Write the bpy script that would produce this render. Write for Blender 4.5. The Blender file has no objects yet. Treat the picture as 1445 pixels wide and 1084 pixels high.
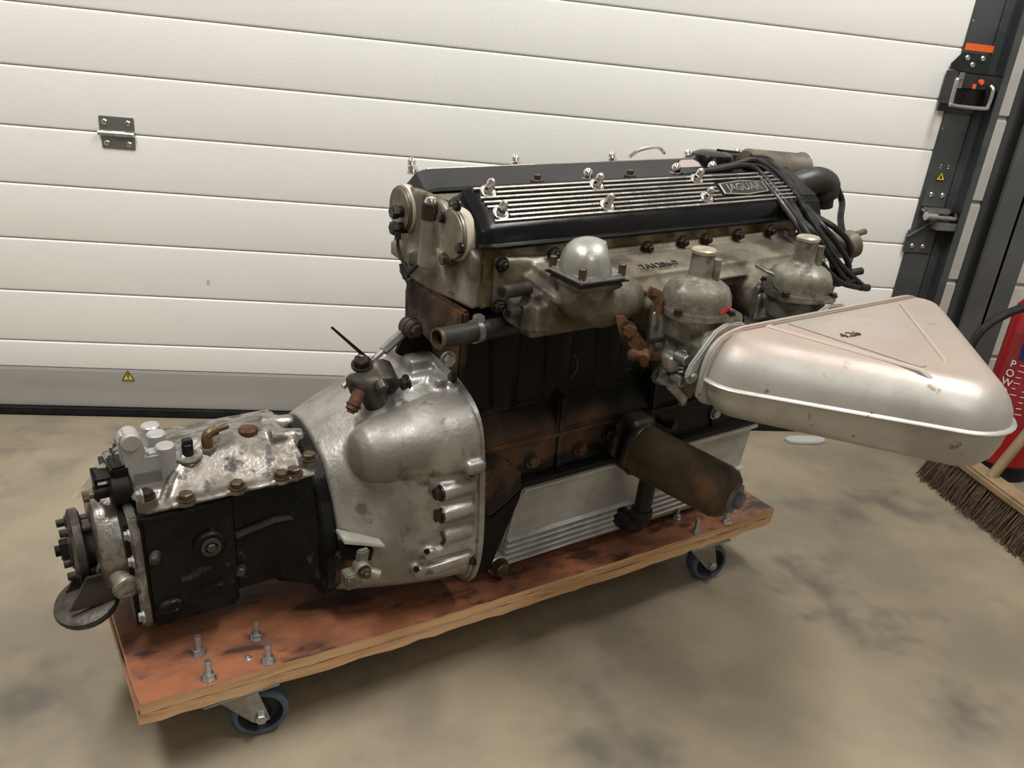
import bpy, bmesh, math, random
from mathutils import Vector, Matrix, noise
random.seed(7)
scene = bpy.context.scene
COL = scene.collection
V = Vector
PI = math.pi

# ------------------------------------------------------------------ camera
F_PX, CX, CY = 1180.0, 722.5, 542.0
CAM_R = V((0.98175678, -0.16086846, 0.10136546))
CAM_D = V((0.03058757, -0.39254456, -0.91922422))
CAM_F = V((0.18766464, 0.90555514, -0.38046271))
CAM_H = 0.96476
CAM_P = V((0, 0, CAM_H))
cd = bpy.data.cameras.new('camera')
cam = bpy.data.objects.new('camera', cd)
COL.objects.link(cam)
cd.sensor_fit = 'HORIZONTAL'
cd.sensor_width = 36.0
cd.lens = F_PX / 1445.0 * 36.0
cd.clip_start = 0.02
U_, B_ = -CAM_D, -CAM_F
cam.matrix_world = Matrix(((CAM_R.x, U_.x, B_.x, 0), (CAM_R.y, U_.y, B_.y, 0), (CAM_R.z, U_.z, B_.z, CAM_H), (0, 0, 0, 1)))
scene.camera = cam

# ------------------------------------------------------------------ world, lights, exposure
world = bpy.data.worlds.new('garage_air')
scene.world = world
world.use_nodes = True
world.node_tree.nodes['Background'].inputs[0].default_value = (1.0, 0.95, 0.88, 1)
world.node_tree.nodes['Background'].inputs[1].default_value = 0.05
vs = scene.view_settings
vs.view_transform = 'Standard'
vs.look = 'None'
vs.exposure = 0.42
vs.gamma = 1.0
vs.use_curve_mapping = False
ROOM = (-3.3, 2.55, -3.2, 2.05, 3.0)          # x0 x1 y0 y1 height
LAMPS = [(1.25, 0.75, 47), (-1.0, 0.65, 53), (0.3, -1.7, 15)]   # x, y, power of each ceiling batten
LAMP_COLOR = (1.0, 0.982, 0.945)
for lx, ly, lw in LAMPS:
    ld = bpy.data.lights.new('batten_light', 'AREA')
    ld.shape = 'RECTANGLE'
    ld.size, ld.size_y = 0.30, 1.45
    ld.energy = lw
    ld.color = LAMP_COLOR
    lo = bpy.data.objects.new('batten_light', ld)
    lo.location = (lx, ly, ROOM[4] - 0.112)
    COL.objects.link(lo)

# ------------------------------------------------------------------ photo pixel -> place
def ray(px, py):
    return CAM_F + CAM_R * ((px - CX) / F_PX) + CAM_D * ((py - CY) / F_PX)
def on_z(px, py, z):
    d = ray(px, py); return CAM_P + d * ((z - CAM_H) / d.z)
def on_y(px, py, y):
    d = ray(px, py); return CAM_P + d * (y / d.y)
DOOR_Y = 2.03
# dolly frame: origin on the near rear corner of the board top
BA = V((-0.25194117, 0.87562077, 0.14))
BU = V((0.91774674, 0.39716611, 0)); BV = V((-0.39716611, 0.91774674, 0)); BW = V((0, 0, 1))
# engine frame: x forward (towards the carburettor end), y away from the intake side, z up; sits nose-up by 2.5 degrees
EO = V((0.24806524, 1.16119585, 0.14))
EX = V((0.91687325, 0.3967881, 0.04361939)); EY = V((-0.39716611, 0.91774674, 0)); EZ = V((-0.04003155, -0.01732414, 0.99904822))
def E(px, py, x=None, y=None, z=None):
    d = ray(px, py); o = CAM_P - EO
    if x is not None: ax, val = EX, x
    elif y is not None: ax, val = EY, y
    else: ax, val = EZ, z
    t = (val - o.dot(ax)) / d.dot(ax)
    q = o + d * t
    return V((q.dot(EX), q.dot(EY), q.dot(EZ)))
def frame_matrix(o, a, b, c):
    return Matrix(((a.x, b.x, c.x, o.x), (a.y, b.y, c.y, o.y), (a.z, b.z, c.z, o.z), (0, 0, 0, 1)))
M_ENG = frame_matrix(EO, EX, EY, EZ)
M_DOL = frame_matrix(BA, BU, BV, BW)

# ------------------------------------------------------------------ mesh kit
def catmull(pts, k=6, closed=False):
    pts = [V(p) for p in pts]
    n = len(pts); out = []
    rng = range(n) if closed else range(n - 1)
    for i in rng:
        if closed:
            p0, p1, p2, p3 = pts[i - 1], pts[i], pts[(i + 1) % n], pts[(i + 2) % n]
        else:
            p1, p2 = pts[i], pts[i + 1]
            p0 = pts[i - 1] if i else p1 * 2 - p2
            p3 = pts[i + 2] if i + 2 < n else p2 * 2 - p1
        for j in range(k):
            t = j / k
            out.append(0.5 * ((2 * p1) + (p2 - p0) * t + (2 * p0 - 5 * p1 + 4 * p2 - p3) * t * t + (3 * p1 - p0 - 3 * p2 + p3) * t ** 3))
    if not closed: out.append(pts[-1])
    return out
def resample(pts, n):
    pts = [V(p) for p in pts]; m = len(pts)
    L = [0]
    for i in range(m): L.append(L[-1] + (pts[(i + 1) % m] - pts[i]).length)
    out = []; j = 0
    for k in range(n):
        s = L[-1] * k / n
        while L[j + 1] < s: j += 1
        f = (s - L[j]) / max(1e-9, L[j + 1] - L[j])
        out.append(pts[j].lerp(pts[(j + 1) % m], f))
    return out
def basis(d):
    d = d.normalized()
    a = V((0, 0, 1)) if abs(d.z) < 0.9 else V((1, 0, 0))
    s = d.cross(a).normalized()
    return s, s.cross(d).normalized(), d

class MB:
    def __init__(self): self.bm = bmesh.new(); self.mi = 0
    def _merge(self, t, bev=0, seg=2, ang=25):
        bmesh.ops.recalc_face_normals(t, faces=t.faces[:])
        if bev:
            es = [e for e in t.edges if len(e.link_faces) == 2 and e.calc_face_angle(0) > math.radians(ang)]
            try: bmesh.ops.bevel(t, geom=es, offset=bev, segments=seg, affect='EDGES', clamp_overlap=True)
            except Exception: pass
        me = bpy.data.meshes.new('tmp'); t.to_mesh(me); t.free()
        n0 = len(self.bm.faces)
        self.bm.from_mesh(me); bpy.data.meshes.remove(me)
        if self.mi:
            self.bm.faces.ensure_lookup_table()
            for f in self.bm.faces[n0:]: f.material_index = self.mi
        return self
    def box(self, x0, x1, y0, y1, z0, z1, bev=0, seg=2, mat=None):
        t = bmesh.new(); bmesh.ops.create_cube(t, size=1)
        for v in t.verts:
            v.co = V((x0 + (v.co.x + .5) * (x1 - x0), y0 + (v.co.y + .5) * (y1 - y0), z0 + (v.co.z + .5) * (z1 - z0)))
            if mat: v.co = mat @ v.co
        return self._merge(t, bev, seg)
    def hexa(self, lo, hi, bev=0, seg=2):
        """lo, hi: four points each"""
        t = bmesh.new(); a = [t.verts.new(p) for p in lo]; b = [t.verts.new(p) for p in hi]
        t.faces.new(a); t.faces.new(b)
        for i in range(4): t.faces.new((a[i], a[(i + 1) % 4], b[(i + 1) % 4], b[i]))
        return self._merge(t, bev, seg)
    def prism(self, pts, vec, bev=0, seg=2, ang=25):
        t = bmesh.new(); vec = V(vec)
        a = [t.verts.new(V(p)) for p in pts]; b = [t.verts.new(V(p) + vec) for p in pts]; n = len(a)
        t.faces.new(a); t.faces.new(b)
        for i in range(n): t.faces.new((a[i], a[(i + 1) % n], b[(i + 1) % n], b[i]))
        return self._merge(t, bev, seg, ang)
    def lathe(self, p0, d, prof, n=24, cap=True):
        s, u, d = basis(V(d)); p0 = V(p0); t = bmesh.new(); rows = []
        for h, r in prof:
            rows.append([t.verts.new(p0 + d * h + (s * math.cos(2 * PI * k / n) + u * math.sin(2 * PI * k / n)) * max(r, 1e-5)) for k in range(n)])
        for a, b in zip(rows, rows[1:]):
            for k in range(n): t.faces.new((a[k], a[(k + 1) % n], b[(k + 1) % n], b[k]))
        if cap: t.faces.new(rows[0]); t.faces.new(rows[-1])
        return self._merge(t)
    def cyl(self, p0, p1, r0, r1=None, n=20, bev=0):
        p0, p1 = V(p0), V(p1); r1 = r0 if r1 is None else r1; L = (p1 - p0).length
        if bev: return self.lathe(p0, p1 - p0, [(0, r0 - bev), (bev, r0), (L - bev, r1), (L, r1 - bev)], n)
        return self.lathe(p0, p1 - p0, [(0, r0), (L, r1)], n)
    def ring(self, p0, d, r_out, r_in, h, n=28):
        return self.lathe(p0, d, [(0, r_in), (0, r_out), (h, r_out), (h, r_in), (0, r_in)], n, cap=False)
    def tube(self, pts, r, n=8, k=6, cap=True):
        pts = catmull(pts, k) if k else [V(p) for p in pts]
        rs = r if isinstance(r, (list, tuple)) else None
        t = bmesh.new(); rows = []; prev = None; m = len(pts)
        for i, p in enumerate(pts):
            d = (pts[min(i + 1, m - 1)] - pts[max(i - 1, 0)]).normalized()
            if prev is None: s, u, _ = basis(d)
            else:
                s = (prev - d * prev.dot(d)).normalized(); u = s.cross(d)
            prev = s
            rr = r if rs is None else rs[0] + (rs[-1] - rs[0]) * i / (m - 1)
            rows.append([t.verts.new(p + (s * math.cos(2 * PI * q / n) + u * math.sin(2 * PI * q / n)) * rr) for q in range(n)])
        for a, b in zip(rows, rows[1:]):
            for q in range(n): t.faces.new((a[q], a[(q + 1) % n], b[(q + 1) % n], b[q]))
        if cap: t.faces.new(rows[0]); t.faces.new(rows[-1])
        return self._merge(t)
    def loft(self, rings, cap=True, bev=0):
        t = bmesh.new(); rows = [[t.verts.new(V(p)) for p in r] for r in rings]; n = len(rows[0])
        for a, b in zip(rows, rows[1:]):
            for q in range(n): t.faces.new((a[q], a[(q + 1) % n], b[(q + 1) % n], b[q]))
        if cap: t.faces.new(rows[0]); t.faces.new(rows[-1])
        return self._merge(t, bev)
    def ball(self, c, r, n=16, m=10, mat=None):
        t = bmesh.new(); bmesh.ops.create_uvsphere(t, u_segments=n, v_segments=m, radius=1)
        r = V(r) if hasattr(r, '__len__') else V((r, r, r))
        for v in t.verts:
            q = V((v.co.x * r.x, v.co.y * r.y, v.co.z * r.z))
            v.co = V(c) + (mat @ q if mat else q)
        return self._merge(t)
    def hexprism(self, p0, d, r, h, n=6, dome=0.0):
        s, u, dd = basis(V(d)); p0 = V(p0)
        prof = [(0, r), (h * .85, r), (h, r * .86)]
        return self.lathe(p0, dd, prof, n)
    def mesh(self, name, mats, sharp=28):
        bm = self.bm
        bmesh.ops.recalc_face_normals(bm, faces=bm.faces[:])
        for f in bm.faces: f.smooth = True
        c = math.radians(sharp)
        for e in bm.edges:
            if len(e.link_faces) == 2 and e.calc_face_angle(0) > c: e.smooth = False
        me = bpy.data.meshes.new(name); bm.to_mesh(me); bm.free()
        for m in (mats if isinstance(mats, (list, tuple)) else [mats]): me.materials.append(m)
        return me
    def build(self, name, mats, parent=None, sharp=28):
        return link(name, self.mesh(name, mats, sharp), parent)
    def cast(self, name, mats, parent=None, voxel=0.004, it=6, fac=0.5):
        """fuse the pieces into one continuous casting"""
        o = self.build(name, mats, parent)
        m = o.modifiers.new('fuse', 'REMESH'); m.mode = 'VOXEL'; m.voxel_size = voxel; m.use_smooth_shade = True
        m = o.modifiers.new('soften', 'SMOOTH'); m.iterations = it; m.factor = fac
        bpy.context.view_layer.update()
        dg = bpy.context.evaluated_depsgraph_get()
        me = bpy.data.meshes.new_from_object(o.evaluated_get(dg))
        o.modifiers.clear(); old = o.data; o.data = me; bpy.data.meshes.remove(old); me.name = name
        me.materials.clear()
        for mm in (mats if isinstance(mats, (list, tuple)) else [mats]): me.materials.append(mm)
        for p in me.polygons: p.use_smooth = True
        return o

def link(name, me, parent=None):
    o = bpy.data.objects.new(name, me); COL.objects.link(o)
    if parent: o.parent = parent
    return o
def empty(name, m=None):
    o = bpy.data.objects.new(name, None); COL.objects.link(o); o.empty_display_size = 0.05
    if m is not None: o.matrix_world = m
    return o
def tag(o, label, cat=None, group=None, kind=None):
    o['label'] = label
    if cat: o['category'] = cat
    if group: o['group'] = group
    if kind: o['kind'] = kind
    return o
def place(name, me, parent, p, d=(0, 0, 1), spin=0.0, s=1.0):
    """shared mesh whose own axis is +z, set at p along d"""
    o = link(name, me, parent)
    a, b, c = basis(V(d)); p = V(p)
    m = Matrix(((a.x, -b.x, c.x, 0), (a.y, -b.y, c.y, 0), (a.z, -b.z, c.z, 0), (0, 0, 0, 1)))
    if m.to_3x3().determinant() < 0: m = Matrix(((a.x, b.x, c.x, 0), (a.y, b.y, c.y, 0), (a.z, b.z, c.z, 0), (0, 0, 0, 1)))
    o.matrix_local = Matrix.Translation(p) @ m @ Matrix.Rotation(spin, 4, 'Z') @ Matrix.Scale(s, 4)
    return o
def text_mesh(name, txt, size, mat, depth=0.0004, align='CENTER'):
    c = bpy.data.curves.new(name, 'FONT'); c.body = txt; c.size = size; c.extrude = depth
    c.align_x = align; c.align_y = 'CENTER'; c.resolution_u = 3
    o = bpy.data.objects.new(name, c); COL.objects.link(o)
    bpy.context.view_layer.update()
    me = bpy.data.meshes.new_from_object(o.evaluated_get(bpy.context.evaluated_depsgraph_get()))
    bpy.data.objects.remove(o); bpy.data.curves.remove(c)
    me.materials.clear(); me.materials.append(mat)
    return me
def text(name, txt, size, mat, parent, origin, right, up, align='CENTER', depth=0.0004):
    o = link(name, text_mesh(name, txt, size, mat, depth, align), parent)
    r = V(right).normalized(); u = V(up).normalized(); n = r.cross(u).normalized(); u = n.cross(r)
    o.matrix_local = frame_matrix(V(origin), r, u, n)
    return o

# ------------------------------------------------------------------ materials
def mat(name, c1, c2=None, rough=0.5, metal=0.0, scale=12.0, lo=0.4, hi=0.62, bump=0.0, bscale=120.0, rvar=0.12,
        spots=None, sscale=30.0, slo=0.58, shi=0.66, detail=6.0, stretch=(1, 1, 1), spec=0.5, coat=0.0, srough=None):
    m = bpy.data.materials.new(name); m.use_nodes = True
    nt = m.node_tree; N, L = nt.nodes, nt.links
    b = N['Principled BSDF']
    b.inputs['Roughness'].default_value = rough; b.inputs['Metallic'].default_value = metal
    b.inputs['Specular IOR Level'].default_value = spec
    b.inputs['Coat Weight'].default_value = coat; b.inputs['Coat Roughness'].default_value = 0.15
    b.inputs['Base Color'].default_value = (*c1, 1)
    if c2 is None and not bump and spots is None: return m
    tc = N.new('ShaderNodeTexCoord'); mp = N.new('ShaderNodeMapping'); mp.inputs['Scale'].default_value = stretch
    L.new(tc.outputs['Object'], mp.inputs['Vector'])
    def nz(sc, de=detail, ro=0.6):
        n = N.new('ShaderNodeTexNoise'); n.inputs['Scale'].default_value = sc; n.inputs['Detail'].default_value = de
        n.inputs['Roughness'].default_value = ro; L.new(mp.outputs['Vector'], n.inputs['Vector']); return n.outputs['Fac']
    def ramp(f, a, z):
        r = N.new('ShaderNodeMapRange'); r.interpolation_type = 'SMOOTHSTEP'; r.inputs['From Min'].default_value = a; r.inputs['From Max'].default_value = z
        L.new(f, r.inputs['Value']); return r.outputs['Result']
    col = None
    def mix(f, a, z):
        x = N.new('ShaderNodeMix'); x.data_type = 'RGBA'; L.new(f, x.inputs[0])
        for s_, c_ in ((6, a), (7, z)):
            if isinstance(c_, tuple): x.inputs[s_].default_value = (*c_, 1)
            else: L.new(c_, x.inputs[s_])
        return x.outputs[2]
    if c2 is not None:
        f = ramp(nz(scale), lo, hi); col = mix(f, c1, c2)
        r = N.new('ShaderNodeMapRange'); r.inputs['To Min'].default_value = max(0.03, rough - rvar); r.inputs['To Max'].default_value = min(1, rough + rvar)
        L.new(f, r.inputs['Value']); rout = r.outputs['Result']
    else: rout = None
    if spots is not None:
        f2 = ramp(nz(sscale, 4), slo, shi); col = mix(f2, col if col is not None else c1, spots)
        inv = N.new('ShaderNodeMath'); inv.operation = 'MULTIPLY_ADD'; L.new(f2, inv.inputs[0]); inv.inputs[1].default_value = -metal; inv.inputs[2].default_value = metal
        if metal: L.new(inv.outputs[0], b.inputs['Metallic'])
    if col is not None: L.new(col, b.inputs['Base Color'])
    if rout is not None: L.new(rout, b.inputs['Roughness'])
    if bump:
        bp = N.new('ShaderNodeBump'); bp.inputs['Strength'].default_value = bump; bp.inputs['Distance'].default_value = 0.002
        L.new(nz(bscale, 3), bp.inputs['Height']); L.new(bp.outputs['Normal'], b.inputs['Normal'])
    m['mapped'] = 1
    return m

M = {}
M['door'] = mat('door_white', (0.80, 0.79, 0.76), (0.77, 0.76, 0.73), 0.45, scale=3, bump=0.16, bscale=260, rvar=0.05, stretch=(0.5, 1, 1))
M['door_grey'] = mat('door_aluminium_rail', (0.42, 0.41, 0.395), (0.36, 0.35, 0.335), 0.42, 0.3, scale=4, stretch=(0.15, 1, 3))
M['groove'] = mat('groove_grey', (0.45, 0.44, 0.42))
M['rubber'] = mat('black_rubber', (0.007, 0.007, 0.0075), (0.012, 0.0115, 0.011), 0.6, scale=20, spec=0.2)
M['steel_dark'] = mat('dark_grey_steel', (0.060, 0.068, 0.070), (0.08, 0.088, 0.09), 0.45, 0.3, scale=8, spots=(0.2, 0.19, 0.17), sscale=26, slo=0.7, shi=0.78)
M['steel_black'] = mat('black_steel', (0.018, 0.02, 0.021), (0.03, 0.032, 0.033), 0.35, 0.3, scale=20)
M['track'] = mat('track_steel', (0.10, 0.11, 0.112), (0.15, 0.155, 0.155), 0.4, 0.5, scale=10, stretch=(4, 4, 0.4))
M['zinc'] = mat('zinc_plate', (0.55, 0.55, 0.54), (0.40, 0.40, 0.39), 0.32, 0.9, scale=40)
M['zinc_dull'] = mat('dull_zinc_plate', (0.33, 0.33, 0.32), (0.24, 0.24, 0.23), 0.36, 0.85, scale=30)
M['orange'] = mat('orange_tape', (0.75, 0.12, 0.02), rough=0.5)
M['yellow'] = mat('yellow_sticker', (0.72, 0.55, 0.03), rough=0.4)
M['ink'] = mat('black_ink', (0.015, 0.013, 0.012), rough=0.6)
M['ink_brown'] = mat('brown_marker_ink', (0.045, 0.02, 0.014), rough=0.6)
M['concrete'] = mat('concrete_floor', (0.285, 0.238, 0.165), (0.195, 0.166, 0.12), 0.5, scale=3.0, lo=0.36, hi=0.66, bump=0.15, bscale=60, spots=(0.105, 0.095, 0.078), sscale=3.5, slo=0.51, shi=0.74, detail=12)
M['block'] = mat('painted_block', (0.62, 0.60, 0.56), (0.54, 0.52, 0.48), 0.6, scale=6, bump=0.45, bscale=90, spots=(0.2, 0.18, 0.15), sscale=38, slo=0.69, shi=0.74)
M['mortar'] = mat('mortar', (0.40, 0.38, 0.34), (0.32, 0.30, 0.27), 0.8, scale=20, bump=0.3)
M['column'] = mat('column_grey_paint', (0.068, 0.070, 0.068), (0.085, 0.087, 0.084), 0.55, scale=5)
M['plaster'] = mat('garage_wall_paint', (0.42, 0.40, 0.36), (0.36, 0.34, 0.30), 0.75, scale=1.2)
M['ceiling'] = mat('ceiling_white', (0.78, 0.77, 0.74), rough=0.8)
M['batten'] = mat('batten_white', (0.85, 0.85, 0.83), rough=0.4)
M['ply_top'] = mat('oily_plywood_face', (0.27, 0.105, 0.054), (0.15, 0.056, 0.03), 0.42, scale=9, lo=0.42, hi=0.60, bump=0.08, bscale=50, spots=(0.045, 0.02, 0.013), sscale=10, slo=0.515, shi=0.63, stretch=(0.7, 1.5, 1))
M['ply_edge'] = mat('plywood_edge', (0.60, 0.37, 0.20), (0.45, 0.26, 0.125), 0.6, scale=14, bump=0.25, bscale=70, stretch=(0.35, 1, 5), spots=(0.13, 0.07, 0.036), sscale=16, slo=0.60, shi=0.70)
M['tyre'] = mat('blue_grey_tyre', (0.075, 0.115, 0.165), (0.055, 0.085, 0.125), 0.5, scale=20)
M['hub'] = mat('black_plastic_hub', (0.006, 0.006, 0.0065), rough=0.4, spec=0.3)
M['alu_bell'] = mat('bell_cast_aluminium', (0.37, 0.355, 0.33), (0.215, 0.20, 0.178), 0.45, 0.7, scale=8, lo=0.40, hi=0.60, bump=0.3, bscale=170, spots=(0.085, 0.07, 0.055), sscale=26, slo=0.58, shi=0.70, rvar=0.08)
M['alu_lid'] = mat('lid_cast_aluminium', (0.31, 0.288, 0.258), (0.13, 0.116, 0.097), 0.40, 0.75, scale=24, lo=0.42, hi=0.58, bump=0.35, bscale=200, spots=(0.04, 0.032, 0.024), sscale=40, slo=0.53, shi=0.66, rvar=0.1)
M['alu_head'] = mat('oily_head_aluminium', (0.30, 0.25, 0.165), (0.12, 0.082, 0.036), 0.42, 0.6, scale=14, lo=0.40, hi=0.62, bump=0.2, bscale=140, spots=(0.03, 0.019, 0.009), sscale=12, slo=0.54, shi=0.68)
M['alu_rear'] = mat('head_rear_aluminium', (0.29, 0.27, 0.225), (0.16, 0.14, 0.105), 0.48, 0.6, scale=9, lo=0.4, hi=0.60, bump=0.2, bscale=140, spots=(0.05, 0.035, 0.02), sscale=14, slo=0.54, shi=0.68)
M['alu_mani'] = mat('grimy_manifold_aluminium', (0.225, 0.203, 0.158), (0.10, 0.084, 0.056), 0.52, 0.5, scale=12, lo=0.38, hi=0.58, bump=0.25, bscale=150, spots=(0.03, 0.022, 0.014), sscale=10, slo=0.50, shi=0.64)
M['alu_carb'] = mat('carburettor_aluminium', (0.28, 0.263, 0.223), (0.135, 0.122, 0.096), 0.5, 0.6, scale=26, lo=0.40, hi=0.58, bump=0.25, bscale=260, spots=(0.042, 0.036, 0.026), sscale=30, slo=0.53, shi=0.66)
M['alu_bright'] = mat('bright_aluminium', (0.43, 0.415, 0.385), (0.31, 0.295, 0.265), 0.42, 0.4, scale=18, lo=0.4, hi=0.62, bump=0.1, bscale=220)
M['alu_sump'] = mat('painted_sump_aluminium', (0.44, 0.435, 0.425), (0.33, 0.32, 0.305), 0.45, 0.4, scale=9, bump=0.15, bscale=160, spots=(0.10, 0.08, 0.06), sscale=20, slo=0.66, shi=0.78)
M['black_gloss'] = mat('black_gloss_paint', (0.004, 0.004, 0.0045), (0.006, 0.006, 0.0065), 0.25, scale=9, rvar=0.05, bump=0.03, bscale=200, spec=0.2)
M['black_satin'] = mat('worn_black_satin', (0.016, 0.0155, 0.0155), (0.024, 0.023, 0.022), 0.5, scale=8, bump=0.05, spec=0.35)
M['iron_black'] = mat('oily_black_iron', (0.005, 0.0046, 0.0042), (0.010, 0.008, 0.006), 0.45, scale=9, bump=0.3, bscale=110, spots=(0.026, 0.016, 0.010), sscale=12, slo=0.58, shi=0.72, spec=0.15)
M['gb_black'] = mat('gearbox_black_enamel', (0.004, 0.004, 0.004), (0.009, 0.0085, 0.008), 0.36, scale=24, bump=0.3, bscale=120, spots=(0.05, 0.044, 0.038), sscale=40, slo=0.62, shi=0.72, spec=0.14)
M['iron_rust'] = mat('dark_rusty_iron', (0.050, 0.030, 0.018), (0.018, 0.0125, 0.009), 0.65, scale=14, lo=0.42, hi=0.58, bump=0.35, bscale=130, spots=(0.115, 0.052, 0.024), sscale=16, slo=0.54, shi=0.66, spec=0.2)
M['rust'] = mat('orange_rust', (0.095, 0.042, 0.019), (0.045, 0.02, 0.011), 0.7, 0.1, scale=60, bump=0.4, bscale=220, spec=0.25)
M['brown_bolt'] = mat('browned_bolt', (0.10, 0.07, 0.045), (0.045, 0.031, 0.02), 0.45, 0.6, scale=60)
M['dark_bolt'] = mat('dark_oily_bolt', (0.035, 0.026, 0.017), (0.015, 0.012, 0.009), 0.4, 0.5, scale=60, spec=0.35)
M['brass'] = mat('aged_brass', (0.17, 0.11, 0.055), (0.09, 0.058, 0.03), 0.45, 0.65, scale=50)
M['iron_grey'] = mat('grey_brown_iron', (0.06, 0.051, 0.041), (0.026, 0.022, 0.018), 0.5, 0.45, scale=26, bump=0.25, bscale=140, spec=0.35)
M['chrome'] = mat('chrome', (0.82, 0.80, 0.78), rough=0.12, metal=1.0)
M['rib_silver'] = mat('polished_rib', (0.44, 0.415, 0.375), (0.31, 0.29, 0.26), 0.38, 0.8, scale=30)
M['filter'] = mat('brown_olive_canister', (0.072, 0.047, 0.024), (0.046, 0.031, 0.017), 0.5, scale=14, spots=(0.10, 0.05, 0.022), sscale=14, slo=0.58, shi=0.75, bump=0.08, spec=0.25)
M['grey_cap'] = mat('blue_grey_cap', (0.105, 0.115, 0.118), (0.085, 0.092, 0.095), 0.5, scale=20)
M['hose'] = mat('black_lead_rubber', (0.008, 0.0078, 0.0075), (0.014, 0.0135, 0.013), 0.45, scale=60, spec=0.35)
M['old_rubber'] = mat('aged_rubber', (0.034, 0.032, 0.028), (0.020, 0.019, 0.016), 0.5, scale=30, bump=0.1, spec=0.35)
M['breather'] = mat('brown_grey_breather', (0.125, 0.108, 0.08), (0.07, 0.06, 0.044), 0.5, 0.3, scale=16, spots=(0.03, 0.024, 0.018), sscale=30, slo=0.60, shi=0.72)
M['red_paint'] = mat('extinguisher_red', (0.33, 0.012, 0.014), rough=0.3, spec=0.5)
M['blue_label'] = mat('blue_label', (0.012, 0.02, 0.12), rough=0.4)
M['label_red'] = mat('label_dark_red', (0.25, 0.015, 0.02), rough=0.45)
M['white_print'] = mat('white_print', (0.75, 0.73, 0.70), rough=0.5)
M['red_print'] = mat('red_print', (0.55, 0.03, 0.04), rough=0.5)
M['bristle'] = mat('bristle_brown', (0.15, 0.105, 0.066), (0.085, 0.06, 0.038), 0.7, scale=60)
M['wood'] = mat('pale_broom_wood', (0.27, 0.19, 0.108), (0.19, 0.13, 0.072), 0.55, scale=8, stretch=(1, 1, 0.2), bump=0.05)
M['bag'] = mat('black_plastic_film', (0.012, 0.012, 0.012), rough=0.22)
M['dome'] = mat('dome_aluminium', (0.40, 0.39, 0.37), (0.30, 0.29, 0.27), 0.36, 0.65, scale=20, bump=0.1, bscale=220)
M['scuff'] = mat('grey_scuff', (0.50, 0.485, 0.455), rough=0.6)
M['cap_cream'] = mat('worn_damper_cap', (0.42, 0.38, 0.30), (0.27, 0.235, 0.17), 0.45, 0.5, scale=60)
M['paper'] = mat('paper_tag', (0.55, 0.50, 0.42), (0.42, 0.37, 0.30), 0.7, scale=20)
M['white_plastic'] = mat('white_plastic', (0.42, 0.42, 0.40), rough=0.5)
M['fin'] = mat('bright_sump_fin', (0.60, 0.59, 0.57), (0.46, 0.45, 0.43), 0.45, 0.3, scale=20)
M['label_grey'] = mat('grey_pink_label', (0.36, 0.31, 0.28), rough=0.6)

def block_mat():
    m = mat('block_iron_with_rust_band', (0.006, 0.0055, 0.005), (0.012, 0.010, 0.008), 0.42, scale=9, bump=0.3, bscale=110, spec=0.15)
    nt = m.node_tree; N, L = nt.nodes, nt.links; b = N['Principled BSDF']
    tc = next(n for n in N if n.type == 'TEX_COORD'); src = b.inputs['Base Color'].links[0].from_socket
    sp = N.new('ShaderNodeSeparateXYZ'); L.new(tc.outputs['Object'], sp.inputs[0])
    def rng(sock, a, z):
        r = N.new('ShaderNodeMapRange'); r.interpolation_type = 'SMOOTHSTEP'; r.inputs['From Min'].default_value = a; r.inputs['From Max'].default_value = z; L.new(sock, r.inputs['Value']); return r.outputs[0]
    def mul(a, z):
        q = N.new('ShaderNodeMath'); q.operation = 'MULTIPLY'; L.new(a, q.inputs[0]); L.new(z, q.inputs[1]); return q.outputs[0]
    def nz(sc):
        n = N.new('ShaderNodeTexNoise'); n.inputs['Scale'].default_value = sc; n.inputs['Detail'].default_value = 7; L.new(tc.outputs['Object'], n.inputs['Vector']); return n.outputs['Fac']
    add = N.new('ShaderNodeMath'); add.operation = 'MULTIPLY_ADD'; L.new(nz(9), add.inputs[0]); add.inputs[1].default_value = 0.12; L.new(sp.outputs['Z'], add.inputs[2])
    adx = N.new('ShaderNodeMath'); adx.operation = 'MULTIPLY_ADD'; L.new(nz(6), adx.inputs[0]); adx.inputs[1].default_value = 0.25; L.new(sp.outputs['X'], adx.inputs[2])
    f = mul(mul(rng(add.outputs[0], 0.235, 0.255), rng(add.outputs[0], 0.345, 0.295)), rng(adx.outputs[0], 0.36, 0.27))
    f2 = rng(nz(16), 0.42, 0.62)
    def mix(f_, a, z):
        x = N.new('ShaderNodeMix'); x.data_type = 'RGBA'; L.new(f_, x.inputs[0])
        for s_, c_ in ((6, a), (7, z)):
            if isinstance(c_, tuple): x.inputs[s_].default_value = (*c_, 1)
            else: L.new(c_, x.inputs[s_])
        return x.outputs[2]
    rust = mix(f2, (0.062, 0.042, 0.027), (0.115, 0.058, 0.028))
    L.new(mix(f, src, rust), b.inputs['Base Color'])
    return m
M['block_iron'] = block_mat()
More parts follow.
